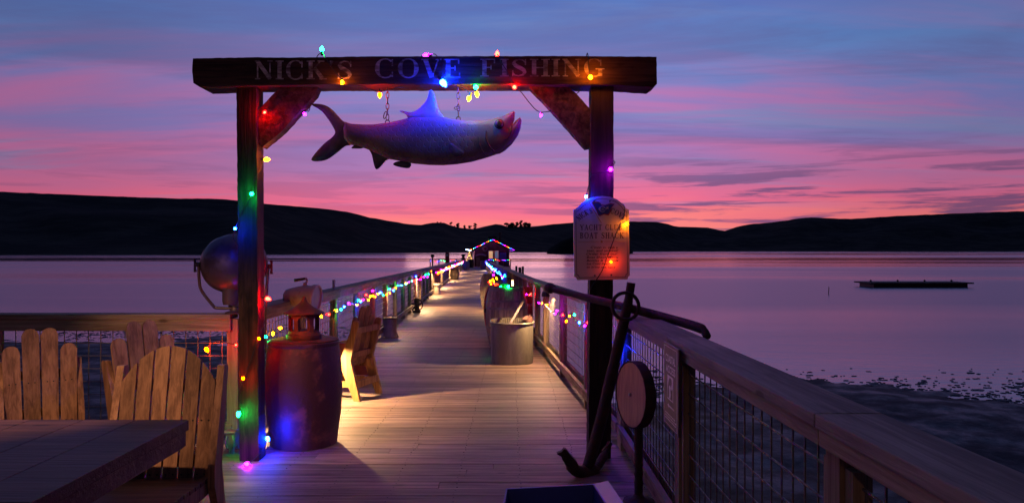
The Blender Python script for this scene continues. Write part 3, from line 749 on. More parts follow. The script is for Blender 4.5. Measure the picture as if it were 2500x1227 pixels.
AR = [  # px, py, depth, colour, direction
 (786,127,5.60,'g',(0,0,1)), (835,197,5.475,'y',(.1,-.3,-1)), (927,226,5.55,'o',(0,0,-1)), (1077,196,5.475,'b',(.6,-.2,-.8)), (1159,211,5.52,'g',(.3,-.5,-.3)),
 (1147,234,5.56,'y',(-.3,0,-1)), (1163,224,5.60,'y',(.2,0,-1)), (1256,213,5.52,'r',(0,-1,-.2)), (1441,190,5.465,'y',(0,-1,0)), (1322,278,5.58,'m',(-.3,0,-1)),
 (742,275,5.56,'m',(.4,0,-.9)), (648,273,5.535,'r',(-.2,-.6,-.4)), (645,389,5.60,'y',(1,0,-.05)), (616,472,5.51,'g',(0,-1,-.3)), (575,558,5.50,'b',(0,-1,0)),
 (648,727,5.62,'r',(1,0,-.3)), (630,824,5.53,'o',(.8,-.4,-.5)), (577,841,5.80,'r',(0,-1,0)), (502,848,5.87,'o',(.6,-.3,-.8)), (595,922,5.51,'o',(0,-1,0)),
 (583,1003,5.50,'g',(0,-.3,-1)), (651,1066,5.70,'b',(.5,-.5,-.4)), (605,1131,5.45,'m',(0,-1,.2)),
 (1490,414,5.52,'m',(0,-1,0)), (1432,476,5.50,'b',(-.3,-.2,-1)), (1527,544,5.475,'y',(.5,-.3,-.8)), (1490,637,5.478,'o',(.5,-.5,-.5)),
 (1046,136,5.60,'m',(-1,0,.1)), (1214,137,5.56,'r',(0,-.5,.5)), (1437,290,5.74,'b',(0,0,-1)), (1500,842,5.78,'b',(0,0,-1)), (1446,716,5.62,'r',(.3,0,-1))]
bl = [(P(a, b, d), c, v, {(1490,637): .40, (1527,544): .48, (1077,196): 1.5, (616,472): .8, (575,558): .6, (1432,476): .6, (630,824): .55, (742,275): .6, (1322,278): .6, (577,841): .5, (648,273): .65, (595,922): .7, (835,197): .75, (1500,842): .7, (1437,290): .8}.get((a, b), 1)) for a, b, d, c, v in AR]
q = lambda *l: [P(*p) for p in l]
cords = [q((787,128,5.60),(800,150,5.48),(822,180,5.48),(850,206,5.49),(880,212,5.53),(905,220,5.56),(927,224,5.56),(950,219,5.57),(975,213,5.57),(1000,209,5.7),(1030,136,5.7),(1048,134,5.6),(1062,133,5.5),(1075,150,5.48),(1082,172,5.48),(1078,192,5.48),(1100,204,5.49),(1125,211,5.55),(1140,222,5.57),(1150,228,5.57),(1165,221,5.58),(1172,212,5.55),(1185,208,5.6),(1200,150,5.78),(1213,133,5.55),(1222,150,5.48),(1240,178,5.48),(1250,203,5.49),(1257,213,5.52),(1272,225,5.56),(1290,248,5.57),(1308,268,5.57),(1322,274,5.58),(1342,272,5.60)),
         q((1342,272,5.60),(1400,235,5.72),(1425,205,5.7),(1432,136,5.6),(1436,138,5.48),(1437,165,5.47),(1441,190,5.47),(1442,215,5.56),(1440,290,5.7),(1434,350,5.75),(1495,390,5.6),(1499,400,5.53),(1490,413,5.52),(1460,424,5.53),(1444,428,5.54),(1438,450,5.56),(1433,474,5.52),(1437,500,5.6),(1500,495,5.62),(1524,502,5.49),(1522,530,5.45),(1516,541,5.45),(1500,580,5.46),(1482,628,5.455),(1470,660,5.46),(1455,684,5.50),(1444,700,5.53),(1440,716,5.58),(1437,760,5.74),(1500,840,5.80)),
         q((787,128,5.60),(770,150,5.78),(757,262,5.60),(748,268,5.57),(742,274,5.56),(720,270,5.60),(690,280,5.70),(655,268,5.54),(648,272,5.54),(632,300,5.60),(642,380,5.62),(640,390,5.60),(638,410,5.60),(620,440,5.53),(616,470,5.52),(590,520,5.52),(576,556,5.51),(574,590,5.6),(640,650,5.74),(652,700,5.68),(650,726,5.63),(650,770,5.63),(640,800,5.60),(632,822,5.54),(612,880,5.52),(596,920,5.51),(583,960,5.52),(583,1003,5.51),(590,1030,5.6),(640,1050,5.74),(650,1066,5.70),(646,1090,5.6),(630,1110,5.52),(606,1130,5.46),(590,1131,5.5),(555,1127,5.6),(535,1122,5.7)),
         q((577,841,5.81),(550,836,5.86),(530,832,5.88),(505,845,5.88)), q((577,841,5.81),(610,845,5.80),(632,822,5.55))]
string('multicoloured bulb string wound over the archway beam and down both posts', bl, cords, 'coloured light strings', P(605,1132,5.45))
def lyx(px, o=.10):
    k = (1250-px)/F; c = 2.08-o-.0445*5.9; return c/(k-.0445)
def ryx(px, o=.10):
    d = 5.
    for _ in range(60):
        d += .3*((((XR(d)-o)/d)*F+1250)-px)*d/600
        d = max(3, min(90, d))
    return d
LB = [(650,820,'g'),(668,810,'y'),(688,801,'y'),(782,770,'y'),(804,767,'r'),(822,756,'y'),(830,753,'g'),(842,750,'b'),(849,740,'m'),(871,742,'y'),(873,732,'g'),(881,734,'b'),(888,731,'m'),(893,720,'r'),(900,730,'y'),(905,725,'y'),(909,722,'y'),(915,722,'o'),(909,709,'m'),(922,715,'y'),(930,713,'b'),(936,721,'g'),(945,720,'o'),(951,714,'o'),(951,704,'g'),(960,707,'b'),(964,702,'r'),(968,702,'y'),(973,696,'g'),(981,696,'b'),(990,692,'g'),(993,690,'y'),(997,689,'m'),(1005,685,'g'),(1012,685,'r'),(1015,675,'b'),(1019,681,'r'),(1025,681,'m'),(1029,676,'r'),(1035,675,'m'),(1039,671,'g'),(1043,675,'m'),(1047,668,'g'),(1054,661,'o')]
def side(lst, f): 
    out = []
    for px, py, c in lst:
        d = f(px); out.append((P(px, py, d), c, None))
    return out
b1 = side(LB, lyx)
def catline(b, sag=.0):
    pts = [p[0] for p in b]; out = []
    for i, p in enumerate(pts):
        out.append(p+Vector((-.02, 0, .02)))
        if i+1 < len(pts): out.append((p+pts[i+1])/2+Vector((-.02, 0, -.012)))
    return out
string('bulb string along the near half of the left pier railing, from the barrel outward', b1, [catline(b1), q((820,758,9.3),(815,775,9.2),(806,815,9.0))], 'coloured light strings', scale=.78)
far = []; d = 31.0; cy = 0; seqs = 'mroyorymoroygbmrygbb'
while d < 88:
    x = XL(d)+.10; h = .83+.06*math.sin(d*1.3)+random.uniform(-.04,.04); far.append((Vector((x, d, dz(d)+h)), seqs[cy % 20], None)); cy += 1; d += .42+d*.004
string('bulb string along the far half of the left pier railing, near the shack', far[:98], [catline(far[:98])], 'coloured light strings', sock=False, scale=.72)
RB = [(1434,785,'r'),(1428,795,'m'),(1414,789,'b'),(1402,766,'g'),(1391,770,'y'),(1384,781,'o'),(1375,767,'r'),(1361,759,'m'),(1358,765,'m'),(1333,745,'y'),(1324,738,'o'),(1316,737,'m'),(1297,715,'r'),(1286,717,'m'),(1291,720,'r'),(1288,726,'y'),(1281,705,'m')]
b2 = side(RB, lambda x: ryx(x, .10))
string('bulb string hanging along the near half of the right pier railing, beside the tub', b2, [catline(b2), [b2[0][0], P(1440,760,6.3), P(1446,720,5.75)]], 'coloured light strings', scale=.78)
bt = [(P(1241,701,12.3),'g',(0,-.5,.4),1.8), (P(1226,699,12.4),'g',(-1,-.2,.1)), (P(1211,678,14.0),'y',None), (P(1202,680,14.0),'o',None), (P(1205,685,13.9),'y',None), (P(1198,686,13.8),'y',None), (P(1195,687,13.8),'r',None), (P(1198,694,13.7),'o',None), (P(1206,672,14.6),'m',None)]
string('short cluster of bulbs between the open barrel top and the red-rimmed reel', bt, [catline(bt)], 'coloured light strings', scale=.85)
far = []; d = 24.0; cy = 0; seqs = 'gbbmbbmbbgbbmbbg'
while d < 88:
    x = XR(d)-.10; h = .80+.07*math.sin(d*1.1)+random.uniform(-.04,.04); far.append((Vector((x, d, dz(d)+h)), seqs[cy % 16], None)); cy += 1; d += .5+d*.006
string('mostly blue bulb string along the far half of the right pier railing', far[:98], [catline(far[:98])], 'coloured light strings', sock=False, scale=.72)

# ------------------------------------------------------------------ warm lamps
M['warm'] = emit('warm_lamp_lens', (1, .62, .28), 14)
def rail_lamp(x, y, h, label, power, sidex, col=(1, .57, .25)):
    c = Vector((x, y, dz(y)+h)); t = thing('deck_lamp', c, label, 'lamp', 'small warm lamps under the handrails')
    MB().lathe([(.012, .05), (.045, .045), (.060, -.02), (.056, -.02), (.046, .02)], c, seg=14, cap=False).build('hood', M['black'], t, smooth=True)
    MB().lathe([(.03, .012), (.03, .020)], c, seg=12).build('lens', M['warm'], t)
    MB().beam(c+Vector((0,0,.045)), c+Vector((-sidex*.09, 0, .045)), .018, .012).build('bracket', M['black'], t)
    l = bpy.data.lights.new('lamp_light', 'SPOT'); l.energy = power; l.color = col; l.shadow_soft_size = .022; l.spot_size = math.radians(168); l.spot_blend = .25
    o = bpy.data.objects.new('lamp_light', l); C.objects.link(o); o.parent = t; o.location = (0, 0, -.012)
    return t
rail_lamp(XL(7.62)+.062, 7.62, .62, 'warm lamp on the left railing, hidden behind the rusty barrel', 430, 1)
rail_lamp(XR(10.35)-.12, 10.35, .97, 'warm lamp under the right handrail beside the galvanised tub', 130, -1)
rail_lamp(XL(14.9)+.12, 14.9, .90, 'warm lamp under the left handrail beside the tin canister', 60, 1)
names = ['first','second','third','fourth','fifth','sixth']
for i, (y, p) in enumerate(((21.8,60),(29.5,50),(36.5,55),(47,60),(58,65),(70,70))): rail_lamp(XL(y)+.12, y, .88, names[i]+' warm lamp under the left handrail after the iron winch', p*5.5, 1)
for i, (y, p) in enumerate(((20.5,40),(33,42),(41,60),(52,60),(64,65),(78,80))): rail_lamp(XR(y)-.12, y, .88, names[i]+' warm lamp under the right handrail past the tall pale barrel', p*5.5, -1)
# the porch lamp of the restaurant behind us, whose light falls on the chairs, the disc and the posts
def porch_lamp(c, aim, power, label, size=100):
    t = thing('porch_lamp', c, label, 'lamp'); c = Vector(c); d = (Vector(aim)-c).normalized()
    MB().lathe([(.05, -.16), (.09, -.10), (.11, 0), (.10, 0), (.08, -.08)], c, axis=d, seg=20, cap=False).build('shade', M['black'], t, smooth=True)
    MB().lathe([(.05, -.06), (.05, -.04)], c, axis=d, seg=14).build('lens', M['warm'], t)
    MB().tube([c-d*.14, (c.x, c.y-.3, c.z+.05), (c.x, c.y-.34, c.z-.05), (c.x, c.y-.34, .0)], .018, 8).build('pole', M['black'], t)
    l = bpy.data.lights.new('lamp_light', 'SPOT'); l.energy = power; l.color = (1, .50, .26); l.shadow_soft_size = .03; l.spot_size = math.radians(size); l.spot_blend = .5
    o = bpy.data.objects.new('lamp_light', l); C.objects.link(o); o.parent = t; o.location = d*.01; o.rotation_euler = d.to_track_quat('-Z', 'Y').to_euler()
porch_lamp((-1.0, -3.2, 2.9), (.5, 4.2, .9), 50, 'black lamp on a slim pole behind the viewer', 100)
porch_lamp((-3.0, 1.2, 2.9), (-2.45, 4.3, .75), 480, 'black lamp on a slim pole shining on the wooden chairs', 36)

# ------------------------------------------------------------------ barrel, lantern
bc = Vector((-1.672, 6.09, dz(6.1)))
b_ = thing('steel_barrel', bc, 'rusty bulging steel barrel beside the left archway post, lantern on its lid', 'barrel')
MB().lathe([(.245,0),(.262,.006),(.262,.02),(.270,.10),(.292,.25),(.303,.42),(.298,.58),(.284,.74),(.276,.79),(.283,.80),(.283,.82),(.274,.825),(.27,.815),(.262,.812),(.0,.812)], bc, seg=56, cap=False).build('body', M['drum'], b_, smooth=True)
MB().lathe([(.262,.815),(.267,.832),(.255,.838),(.0,.838)], bc, seg=48, cap=False).build('lid', M['lantern'], b_, smooth=True)
lc = bc+Vector((0, 0, .838)); ln = thing('iron_lantern', lc, 'reddish cast iron pagoda lantern standing on the steel barrel lid', 'lantern')
MB().lathe([(.135,0),(.14,.01),(.14,.035),(.125,.045),(.118,.07),(.0,.07)], lc, seg=24, cap=False).build('base', M['lantern'], ln, smooth=True)
g = MB()
for k in range(6):
    a = k*math.pi/3+.25; u = Vector((math.cos(a), math.sin(a), 0)); v = Vector((-u.y, u.x, 0)); p = lc+u*.105
    prof = [(-.022,.07),(.022,.07),(.018,.09),(.018,.155),(.030,.175),(.048,.185),(.048,.2),(-.048,.2),(-.048,.185),(-.030,.175),(-.018,.155),(-.018,.09)]
    g.prism(prof, p-u*.02, v, (0,0,1), u*.035)
g.build('pillars', M['lantern'], ln)
MB().lathe([(.125,.2),(.158,.198),(.163,.205),(.160,.212),(.110,.235),(.065,.262),(.032,.292),(.020,.31),(.017,.325),(.010,.338),(.001,.342)], lc, seg=6*4, cap=False).build('roof', M['lantern'], ln, smooth=True)

# ------------------------------------------------------------------ big searchlight on the rail
SLc = P(563, 645, 5.98); ax = Vector((.16, .95, .10)).normalized()
sl = thing('searchlight', P(574, 757, 5.95), 'large round rusty searchlight in a bent yoke on the rail, left of the archway', 'searchlight')
MB().lathe([(.001,-.215),(.055,-.21),(.11,-.192),(.162,-.153),(.203,-.10),(.226,-.035),(.233,.035),(.233,.10),(.242,.105),(.242,.14),(.232,.145)], SLc, axis=ax, seg=48, cap=False).build('housing', M['lampshell'], sl, smooth=True)
MB().lathe([(.001,.12),(.15,.13),(.232,.135)], SLc, axis=ax, seg=40, cap=False).build('glass', M['glass'], sl, smooth=True)
bx = P(563, 715, 5.92); g = MB(); g.lathe([(.055,-.09),(.062,-.06),(.062,.03),(.075,.09)], bx, (0,0,1), 20); g.build('lamp_socket', M['lampshell'], sl, smooth=True)
g = MB(); bs_ = P(574, 768, 5.95)
pv = [P(485,645,5.90), P(487,690,5.90), P(494,712,5.91), P(520,745,5.94), P(530,751,5.95), P(574,752,5.95), P(622,750,5.96), P(640,735,6.02), P(651,700,6.06), P(655,650,6.1)]
g.tube(spline(pv, 4), .012, 10); g.build('yoke', M['lampshell'], sl, smooth=True)
g = MB()
for p, s_ in ((P(483,645,5.90), -1), (P(656,650,6.1), 1)):
    g.lathe([(.02, -.02), (.02, .02)], p, (1,0,0), 12); g.tube([p+Vector((s_*.02,0,.05)), p+Vector((s_*.025,0,0)), p+Vector((s_*.02,0,-.06))], [.012, .007, .013], 8)
g.build('pivot_knobs', M['iron'], sl, smooth=True)
MB().lathe([(.075,0),(.078,.012),(.04,.022),(.036,.05),(.05,.055),(.05,.07),(.012,.075)], Vector((bs_.x, 5.95, dz(5.95)+1.051)), seg=20).build('base', M['lampshell'], sl, smooth=True)
MB().tube(spline([P(653,655,6.1), P(654,700,6.1), P(650,740,6.08), P(648,800,6.08), P(649,860,6.1)], 5), .006, 6).build('power_cable', M['black'], sl, smooth=True)

# ------------------------------------------------------------------ small spotlight with a crank
sc0 = P(737, 725, 7.0); ax = Vector((.94, -.14, -.10)).normalized()
sp = thing('spotlight', P(655, 745, 7.0), 'small white bullet-shaped spotlight with top handle on the left pier rail', 'spotlight')
MB().lathe([(.001,-.175),(.03,-.172),(.055,-.155),(.075,-.11),(.095,-.05),(.115,.02),(.118,.10),(.130,.104),(.132,.145),(.118,.15),(.112,.13)], sc0, axis=ax, seg=36, cap=False).build('housing', M['spotshell'], sp, smooth=True)
MB().lathe([(.001,.128),(.112,.13)], sc0, axis=ax, seg=30, cap=False).build('glass', M['glass'], sp, smooth=True)
top = P(745, 697, 7.0); MB().lathe([(.02,-.01),(.02,.02),(.012,.03)], top, seg=14).build('handle_socket', M['spotshell'], sp, smooth=True)
g = MB(); g.tube(spline([top+Vector((0,0,.02)), P(749,687,7.0), P(748,680,7.0), P(744,679,7.0)], 4), .010, 8); g.build('handle_stem', M['spotshell'], sp, smooth=True)
MB().tube([P(746,679.5,7.0), P(738,681,7.0), P(719,684,7.0)], [.012,.013,.015], 10).build('handle_grip', M['black'], sp, smooth=True)
MB().tube(spline([sc0-ax*.17, P(694,735,7.0), P(680,741,7.0), Vector((-2.09, 7.0, dz(7)+1.065))], 4), [.016]*13, 8).build('mounting_arm', M['iron'], sp, smooth=True)
rg_ = thing('rain_gauge', P(815, 748, 9.5), 'clear plastic rain gauge tube on a post of the left pier railing', 'rain gauge')
MB().lathe([(.014,0),(.018,.02),(.018,.22),(.022,.225)], P(815, 727, 9.4), seg=12).build('tube', M['glass'], rg_, smooth=True)
MB().beam(P(814,730,9.42), P(813,775,9.42), .045, .02).build('bracket', M['black'], rg_)

# ------------------------------------------------------------------ wooden chairs
def slat(mb, xb, xt, wb, wt, zb, ztop, y0, lean, th, n=7):
    """one upright back slat; ztop(x) gives the outline of its end"""
    poly = [(xb-wb/2, zb), (xb+wb/2, zb)]
    for i in range(n+1):
        x = xt+wt/2-wt*i/n; poly.append((x, ztop((x-xt)/(wt/2), x)))
    L = Vector((0, lean, 1)).normalized()
    mb.prism([(x, z-zb) for x, z in poly], (0, y0, zb), (1,0,0), L, Vector((0, 1, -lean)).normalized()*th)
def make_chair(loc, rot, label, slats, W, round_each, top, post_top, wood_m, group='slatted wooden chairs on the deck', arms=False, fan=1.08):
    t = thing('wooden_chair', (0,0,0), label, 'chair', group)
    post = [(.34,0),(.41,0),(.30,.42),(.40,post_top-.02),(.385,post_top),(.34,post_top),(.19,.44),(.19,.34)]
    for s_ in (-1, 1):
        MB().prism(post, (s_*(W/2+.018)-.018, 0, 0), (0,1,0), (0,0,1), (.036,0,0)).build('side_post', wood_m, t, bevel=.003)
        MB().prism([(-.24,0),(-.17,0),(-.16,.40),(-.24,.40)], (s_*(W/2-.02)-.018, 0, 0), (0,1,0), (0,0,1), (.036,0,0)).build('front_leg', wood_m, t, bevel=.003)
        MB().box(s_*(W/2-.02)-.016, s_*(W/2-.02)+.016, -.23, .30, .30, .385).build('seat_rail', wood_m, t)
        MB().box(s_*(W/2-.02)-.015, s_*(W/2-.02)+.015, -.20, .34, .13, .19).build('side_stretcher', wood_m, t)
    g = MB()
    for k in range(7): y = -.26+k*.072; g.box(-W/2, W/2, y, y+.062, .387-.004*k, .407-.004*k)
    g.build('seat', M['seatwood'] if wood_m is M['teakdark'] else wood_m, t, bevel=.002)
    g = MB(); pitch = (W-.01)/slats; cz = top-W*.55
    for i in range(slats):
        xb = (i-(slats-1)/2)*pitch; xt = xb*fan; ww = pitch-.010
        if round_each:
            zt = top-abs(i-(slats-1)/2)**2*.055-.0
            f = (lambda zt: (lambda u, x: zt-.045*(1-math.sqrt(max(0, 1-min(1, abs(u))**2)))))(zt)
        else: f = lambda u, x: top-.17*(abs(x)/(W/2*fan))**2.0-.03*(abs(x)/(W/2))**4
        slat(g, xb, xt, ww, ww*fan, .34, f, .205, .20, .018)
    g.build('backrest', wood_m, t, bevel=.002)
    for zc, yy in ((.46, .235), (post_top-.10, .335)): MB().beam((-W/2, yy+.028, zc), (W/2, yy+.028, zc), .03, .06).build('back_rail', wood_m, t)
    MB().beam((-W/2, .355, .17), (W/2, .355, .17), .03, .07).build('rear_stretcher', wood_m, t)
    g = MB()
    for i in range(slats):
        for zc in (.40, .66):
            for dx in (-.018, .018):
                xx = (i-(slats-1)/2)*pitch*(1+(fan-1)*(zc-.34)/.6)+dx; g.lathe([(.0045,0),(.0045,.002)], (xx, .205+.2*(zc-.34)-.0005, zc), (0,-1,0), 8)
    g.build('screws', M['black'], t)
    t.location = loc; t.rotation_euler = (0, 0, math.radians(rot)); return t
make_chair((-1.885, 8.20, dz(8.2)), -108, 'lamp-lit wooden chair seen from behind, left of the walkway past the barrel', 4, .44, True, 1.00, .83, M['teak'])
make_chair((-1.755, 3.60, dz(3.6)), 3, 'nearest wooden chair with arched slat back, behind the heavy table corner', 6, .475, False, 1.045, .93, M['teakdark'], fan=1.04)
make_chair((-2.30, 5.05, dz(5)), 52, 'wooden chair with rounded magenta-lit slats behind the nearest arched chair', 4, .42, True, 1.08, .80, M['teakdark'])
make_chair((-2.98, 4.85, dz(5)), 38, 'wooden chair with rounded slats at the left, half hidden beyond the table', 4, .42, True, 1.04, .80, M['teakdark'])
tb = thing('wooden_table', (-2.2, 3.0, dz(3)), 'heavy dark wooden table with a thick top in front of the nearest chair', 'table')
g = MB()
for k in range(6): x = -2.95+k*.2435; g.box(x, x+.2405, 2.35, 3.50, .672, .72)
g.build('tabletop', M['tablewood'], tb, bevel=.003)
g = MB(); g.box(-2.94, -1.505, 3.46, 3.496, .60, .671); g.box(-2.94, -1.505, 2.354, 2.39, .60, .671); g.box(-1.537, -1.501, 2.391, 3.459, .60, .671); g.box(-2.94, -2.904, 2.391, 3.459, .60, .671); g.build('apron', M['tablewood'], tb)
for x in (-2.85, -2.0):
    for y in (2.45, 3.30): MB().box(x, x+.08, y, y+.08, -.02, .598).build('leg', M['tablewood'], tb, bevel=.004)

# ------------------------------------------------------------------ things along the walkway
def pot(name, x, y, r0, r1, h, m, label, cat, soil=True):
    c = Vector((x, y, dz(y))); t = thing(name, c, label, cat)
    MB().lathe([(r0*.9,0),(r0,.01),(r1*.96,h*.84),(r1*1.06,h*.85),(r1*1.06,h),(r1*.94,h),(r1*.9,h*.86)], c, seg=28, cap=False).build('body', m, t, smooth=True)
    if soil: MB().lathe([(.001,h*.88),(r1*.91,h*.87)], c, seg=20, cap=False).build('soil', M['mud'], t)
    return t
pot('planter', -2.0, 9.6, .14, .20, .42, M['terra'], 'wide terracotta planter against the left railing behind the lamp-lit chair', 'planter')
pot('flower_pot', -1.76, 9.05, .085, .125, .25, M['terra'], 'small terracotta pot glimpsed under the seat of the lamp-lit chair', 'pot')
c = Vector((-2.255, 14.0, dz(14))); cn = thing('tin_canister', c, 'dented tin canister with clamped lid and splayed feet by the left railing', 'canister')
MB().lathe([(.125,.02),(.128,.03),(.125,.05),(.122,.33),(.128,.345)], c, seg=28).build('body', M['galv'], cn, smooth=True)
MB().lathe([(.138,.345),(.140,.36),(.12,.372),(.03,.38)], c, seg=28).build('lid', M['rust'], cn, smooth=True)
for k in range(4):
    a = k*math.pi/2+.5; u = Vector((math.cos(a), math.sin(a), 0)); v = Vector((-u.y, u.x, 0))
    MB().prism([(-.035,0),(.035,0),(.014,.11),(-.014,.11)], c+u*.165, v, (Vector((0,0,1))-u*.36), -u*.008).build('foot', M['galv'], cn)
MB().tube([c+Vector((math.cos(a)*.06, 0, .38+math.sin(a)*.035)) for a in [k*math.pi/8 for k in range(9)]], .007, 6).build('lid_handle', M['rust'], cn)
c = Vector((-2.53, 20.1, dz(20.1))); wn = thing('iron_winch', c, 'small black iron winch with spoked wheel by the left railing', 'winch')
wc = c+Vector((0, -.08, .215))
g = MB(); g.tube([wc+Vector((math.cos(a)*.165, 0, math.sin(a)*.165)) for a in [k*math.pi/16 for k in range(32)]], .013, 8, True)
for k in range(5):
    a = k*2*math.pi/5+.3; u = Vector((math.cos(a), 0, math.sin(a))); g.tube([wc, wc+u*.08, wc+u*.155], [.018,.028,.010], 8)
g.lathe([(.04,-.04),(.045,.05)], wc, (0,1,0), 14); g.build('spoked_wheel', M['iron'], wn, smooth=True)
g = MB(); g.box(c.x-.09, c.x+.09, c.y-.05, c.y+.22, c.z, c.z+.05); g.lathe([(.07,.05),(.055,.14),(.07,.24),(.075,.32),(.04,.37),(.02,.40)], c+Vector((0,.08,0)), seg=16); g.build('gear_housing', M['iron'], wn, smooth=True)
MB().tube([wc+Vector((.0,.0,.1)), c+Vector((.015,.07,.43))], .012, 8).build('lever', M['iron'], wn)
pot('white_pot', -2.96, 29.8, .135, .150, .42, M['cream'], 'pale cylindrical pot against the left railing beyond the winch', 'pot', False)
def barrel(x, y, h, rb, rm, m, label, open_top=False, hoops=True):
    c = Vector((x, y, dz(y))); t = thing('wooden_barrel', c, label, 'barrel', 'wooden barrels along the pier'); prof = []
    for k in range(13):
        u = k/12; prof.append((rb+(rm-rb)*math.sin(math.pi*u)**.9, h*u))
    n = 26; g = MB()
    for k in range(n):      # single staves
        a0 = 2*math.pi*k/n+.01; a1 = 2*math.pi*(k+1)/n-.01; st = len(g.v)
        for r, z in prof:
            for a, rr in ((a0, r), (a1, r), (a1, r-.02), (a0, r-.02)): g.v.append(c+Vector((math.cos(a)*rr, math.sin(a)*rr, z)))
        for i in range(len(prof)-1):
            for q in range(4): q2 = (q+1) % 4; g.f.append((st+i*4+q, st+i*4+q2, st+i*4+4+q2, st+i*4+4+q))
        g.f.append((st+3, st+2, st+1, st)); e = st+(len(prof)-1)*4; g.f.append((e, e+1, e+2, e+3))
    g.build('staves', m, t)
    R = lambda z: lerp_tab([(b, a) for a, b in prof], z)
    if hoops:
        for z in (.04, .22, .34, .66, .78, .96):
            z0, z1 = h*z-.018, h*z+.018; MB().lathe([(R(z0)+.0005, z0), (R(z0)+.004, z0), (R(z1)+.004, z1), (R(z1)+.0005, z1)], c, seg=40, cap=False).build('hoop', M['galv'] if m is M['staves'] else M['iron'], t, smooth=True)
    MB().lathe([(.001, h*.94), (rb-.012, h*.94)], c, seg=30, cap=False).build('head', M['darkstaves'], t)
    return t
barrel(-.085, 12.55, .99, .275, .352, M['staves'], 'large grey oak barrel directly behind the galvanised tub')
barrel(-.60, 21.9, .99, .25, .33, M['staves'], 'pale oak barrel on the right of the walkway, beyond the red-rimmed reel')
barrel(-3.28, 86, 1.0, .28, .36, M['staves'], 'distant pale barrel at the right railing before the shack')
barrel(-4.93, 82, 1.0, .28, .36, M['staves'], 'distant grey barrel at the left railing before the shack')
barrel(-5.25, 97, 1.1, .30, .38, M['darkstaves'], 'blue-tinted dark barrel beside the shack door')
barrel(-3.70, 48.7, .68, .24, .31, M['darkstaves'], 'dark half-barrel planter on legs against the left railing')
c = Vector((-.13, 12.45, dz(12.45)+.94)); g = MB(); pts = []
for k in range(90): a = k*.38; r = .12-.0006*k; pts.append(c+Vector((math.cos(a)*r, math.sin(a)*r*.7, .015+.001*k)))
o = g.tube(pts, .010, 6).build('garden_hose', plain('green_hose', (.02,.16,.07), .4), smooth=True); tag(o, 'coiled green hose lying on the grey oak barrel behind the tub', 'hose')
g = thing('black_crate', (.22, 13.1, dz(13.1)), 'black open crate behind the grey oak barrel, against the right railing', 'crate')
q_ = Vector((.10, 13.2, dz(13.1))); mb = MB()
for k in range(6): z = q_.z+.03+k*.165; mb.box(q_.x-.26, q_.x+.26, q_.y-.2, q_.y-.18, z, z+.12)
mb.build('front_boards', M['darkstaves'], g)
mb = MB(); mb.box(q_.x-.26, q_.x-.24, q_.y-.18, q_.y+.2, q_.z, q_.z+1.0); mb.box(q_.x+.24, q_.x+.26, q_.y-.18, q_.y+.2, q_.z, q_.z+1.0); mb.build('side_boards', M['darkstaves'], g)
# red-rimmed reel on edge
c = P(1206, 757, 14.0); c.z = dz(14)+.50; ax = Vector((-.94, -.34, 0)).normalized()
rl = thing('cable_reel', (c.x, c.y, dz(14)), 'large upright wooden reel with a red rim between the two oak barrels', 'reel')
MB().lathe([(.001,.05),(.10,.06),(.42,.03),(.465,.015),(.465,-.03),(.001,-.03)], c, ax, 48, False).build('disc', plain('pinkish_painted_disc', (.30,.20,.20), .6), rl, smooth=True)
MB().lathe([(.462,-.05),(.50,-.05),(.505,.0),(.50,.04),(.462,.04)], c, ax, 56, False).build('rim', M['redpaint'], rl, smooth=True)
MB().lathe([(.05,.05),(.05,.10),(.025,.11),(.025,.15),(.04,.155),(.035,.19)], c, ax, 16).build('hub', M['iron'], rl, smooth=True)

# ------------------------------------------------------------------ galvanised tub and what stands in it
c = Vector((.0, 10.85, dz(10.7))); tu = thing('washtub', c, 'tall galvanised metal tub with rounded corners, lit warm inside', 'tub')
def sup(r, z, n=64, e=3.0, sy=1.42, fl=0.0):
    out = []
    for k in range(n):
        a = 2*math.pi*k/n; ca, sa = math.cos(a), math.sin(a); q = (abs(ca)**e+abs(sa)**e)**(-1/e); rr = r*q+(fl*(1 if k % 2 else -1))
        out.append(c+Vector((ca*rr, sa*rr*sy, z)))
    return out
def loft(rings, cap0=False):
    g = MB(); n = len(rings[0])
    for r in rings: g.v += r
    for i in range(len(rings)-1):
        for k in range(n): q = (k+1) % n; g.f.append((i*n+k, i*n+q, (i+1)*n+q, (i+1)*n+k))
    if cap0: g.f.append(tuple(reversed(range(n))))
    return g
loft([sup(.292,.0), sup(.30,.012), sup(.300,.03), sup(.304,.55)]+[sup(.316,.556), sup(.320,.568), sup(.316,.580), sup(.304,.582), sup(.298,.57)], True).build('shell', M['galv'], tu, smooth=True)
loft([sup(.296,.57,128,fl=.0022), sup(.29,.05,128,fl=.0022), sup(.001,.05,128)]).build('ribbed_inside', M['galv'], tu, smooth=True)
g = MB(); a, b = P(1244, 792, 10.75), P(1278, 734, 10.9); g.beam(a-(b-a)*.35, b, .035, .012, (0,1,0)); o = g.build('paddle', M['lampshell'], bevel=.003); tag(o, 'flat metal paddle with a hole leaning out of the galvanised tub', 'paddle')
c2 = P(1290, 781, 11.0); sc_ax = Vector((-.35, -.25, .9)).normalized()
sco = MB().lathe([(.03,-.10),(.055,-.06),(.07,.04),(.074,.05),(.068,.045),(.05,-.05),(.001,-.08)], c2, sc_ax, 24, False).build('clay_pot', plain('pinkish_clay', (.24,.13,.12), .7), smooth=True); tag(sco, 'small pinkish clay pot propped inside the right corner of the tub', 'pot')

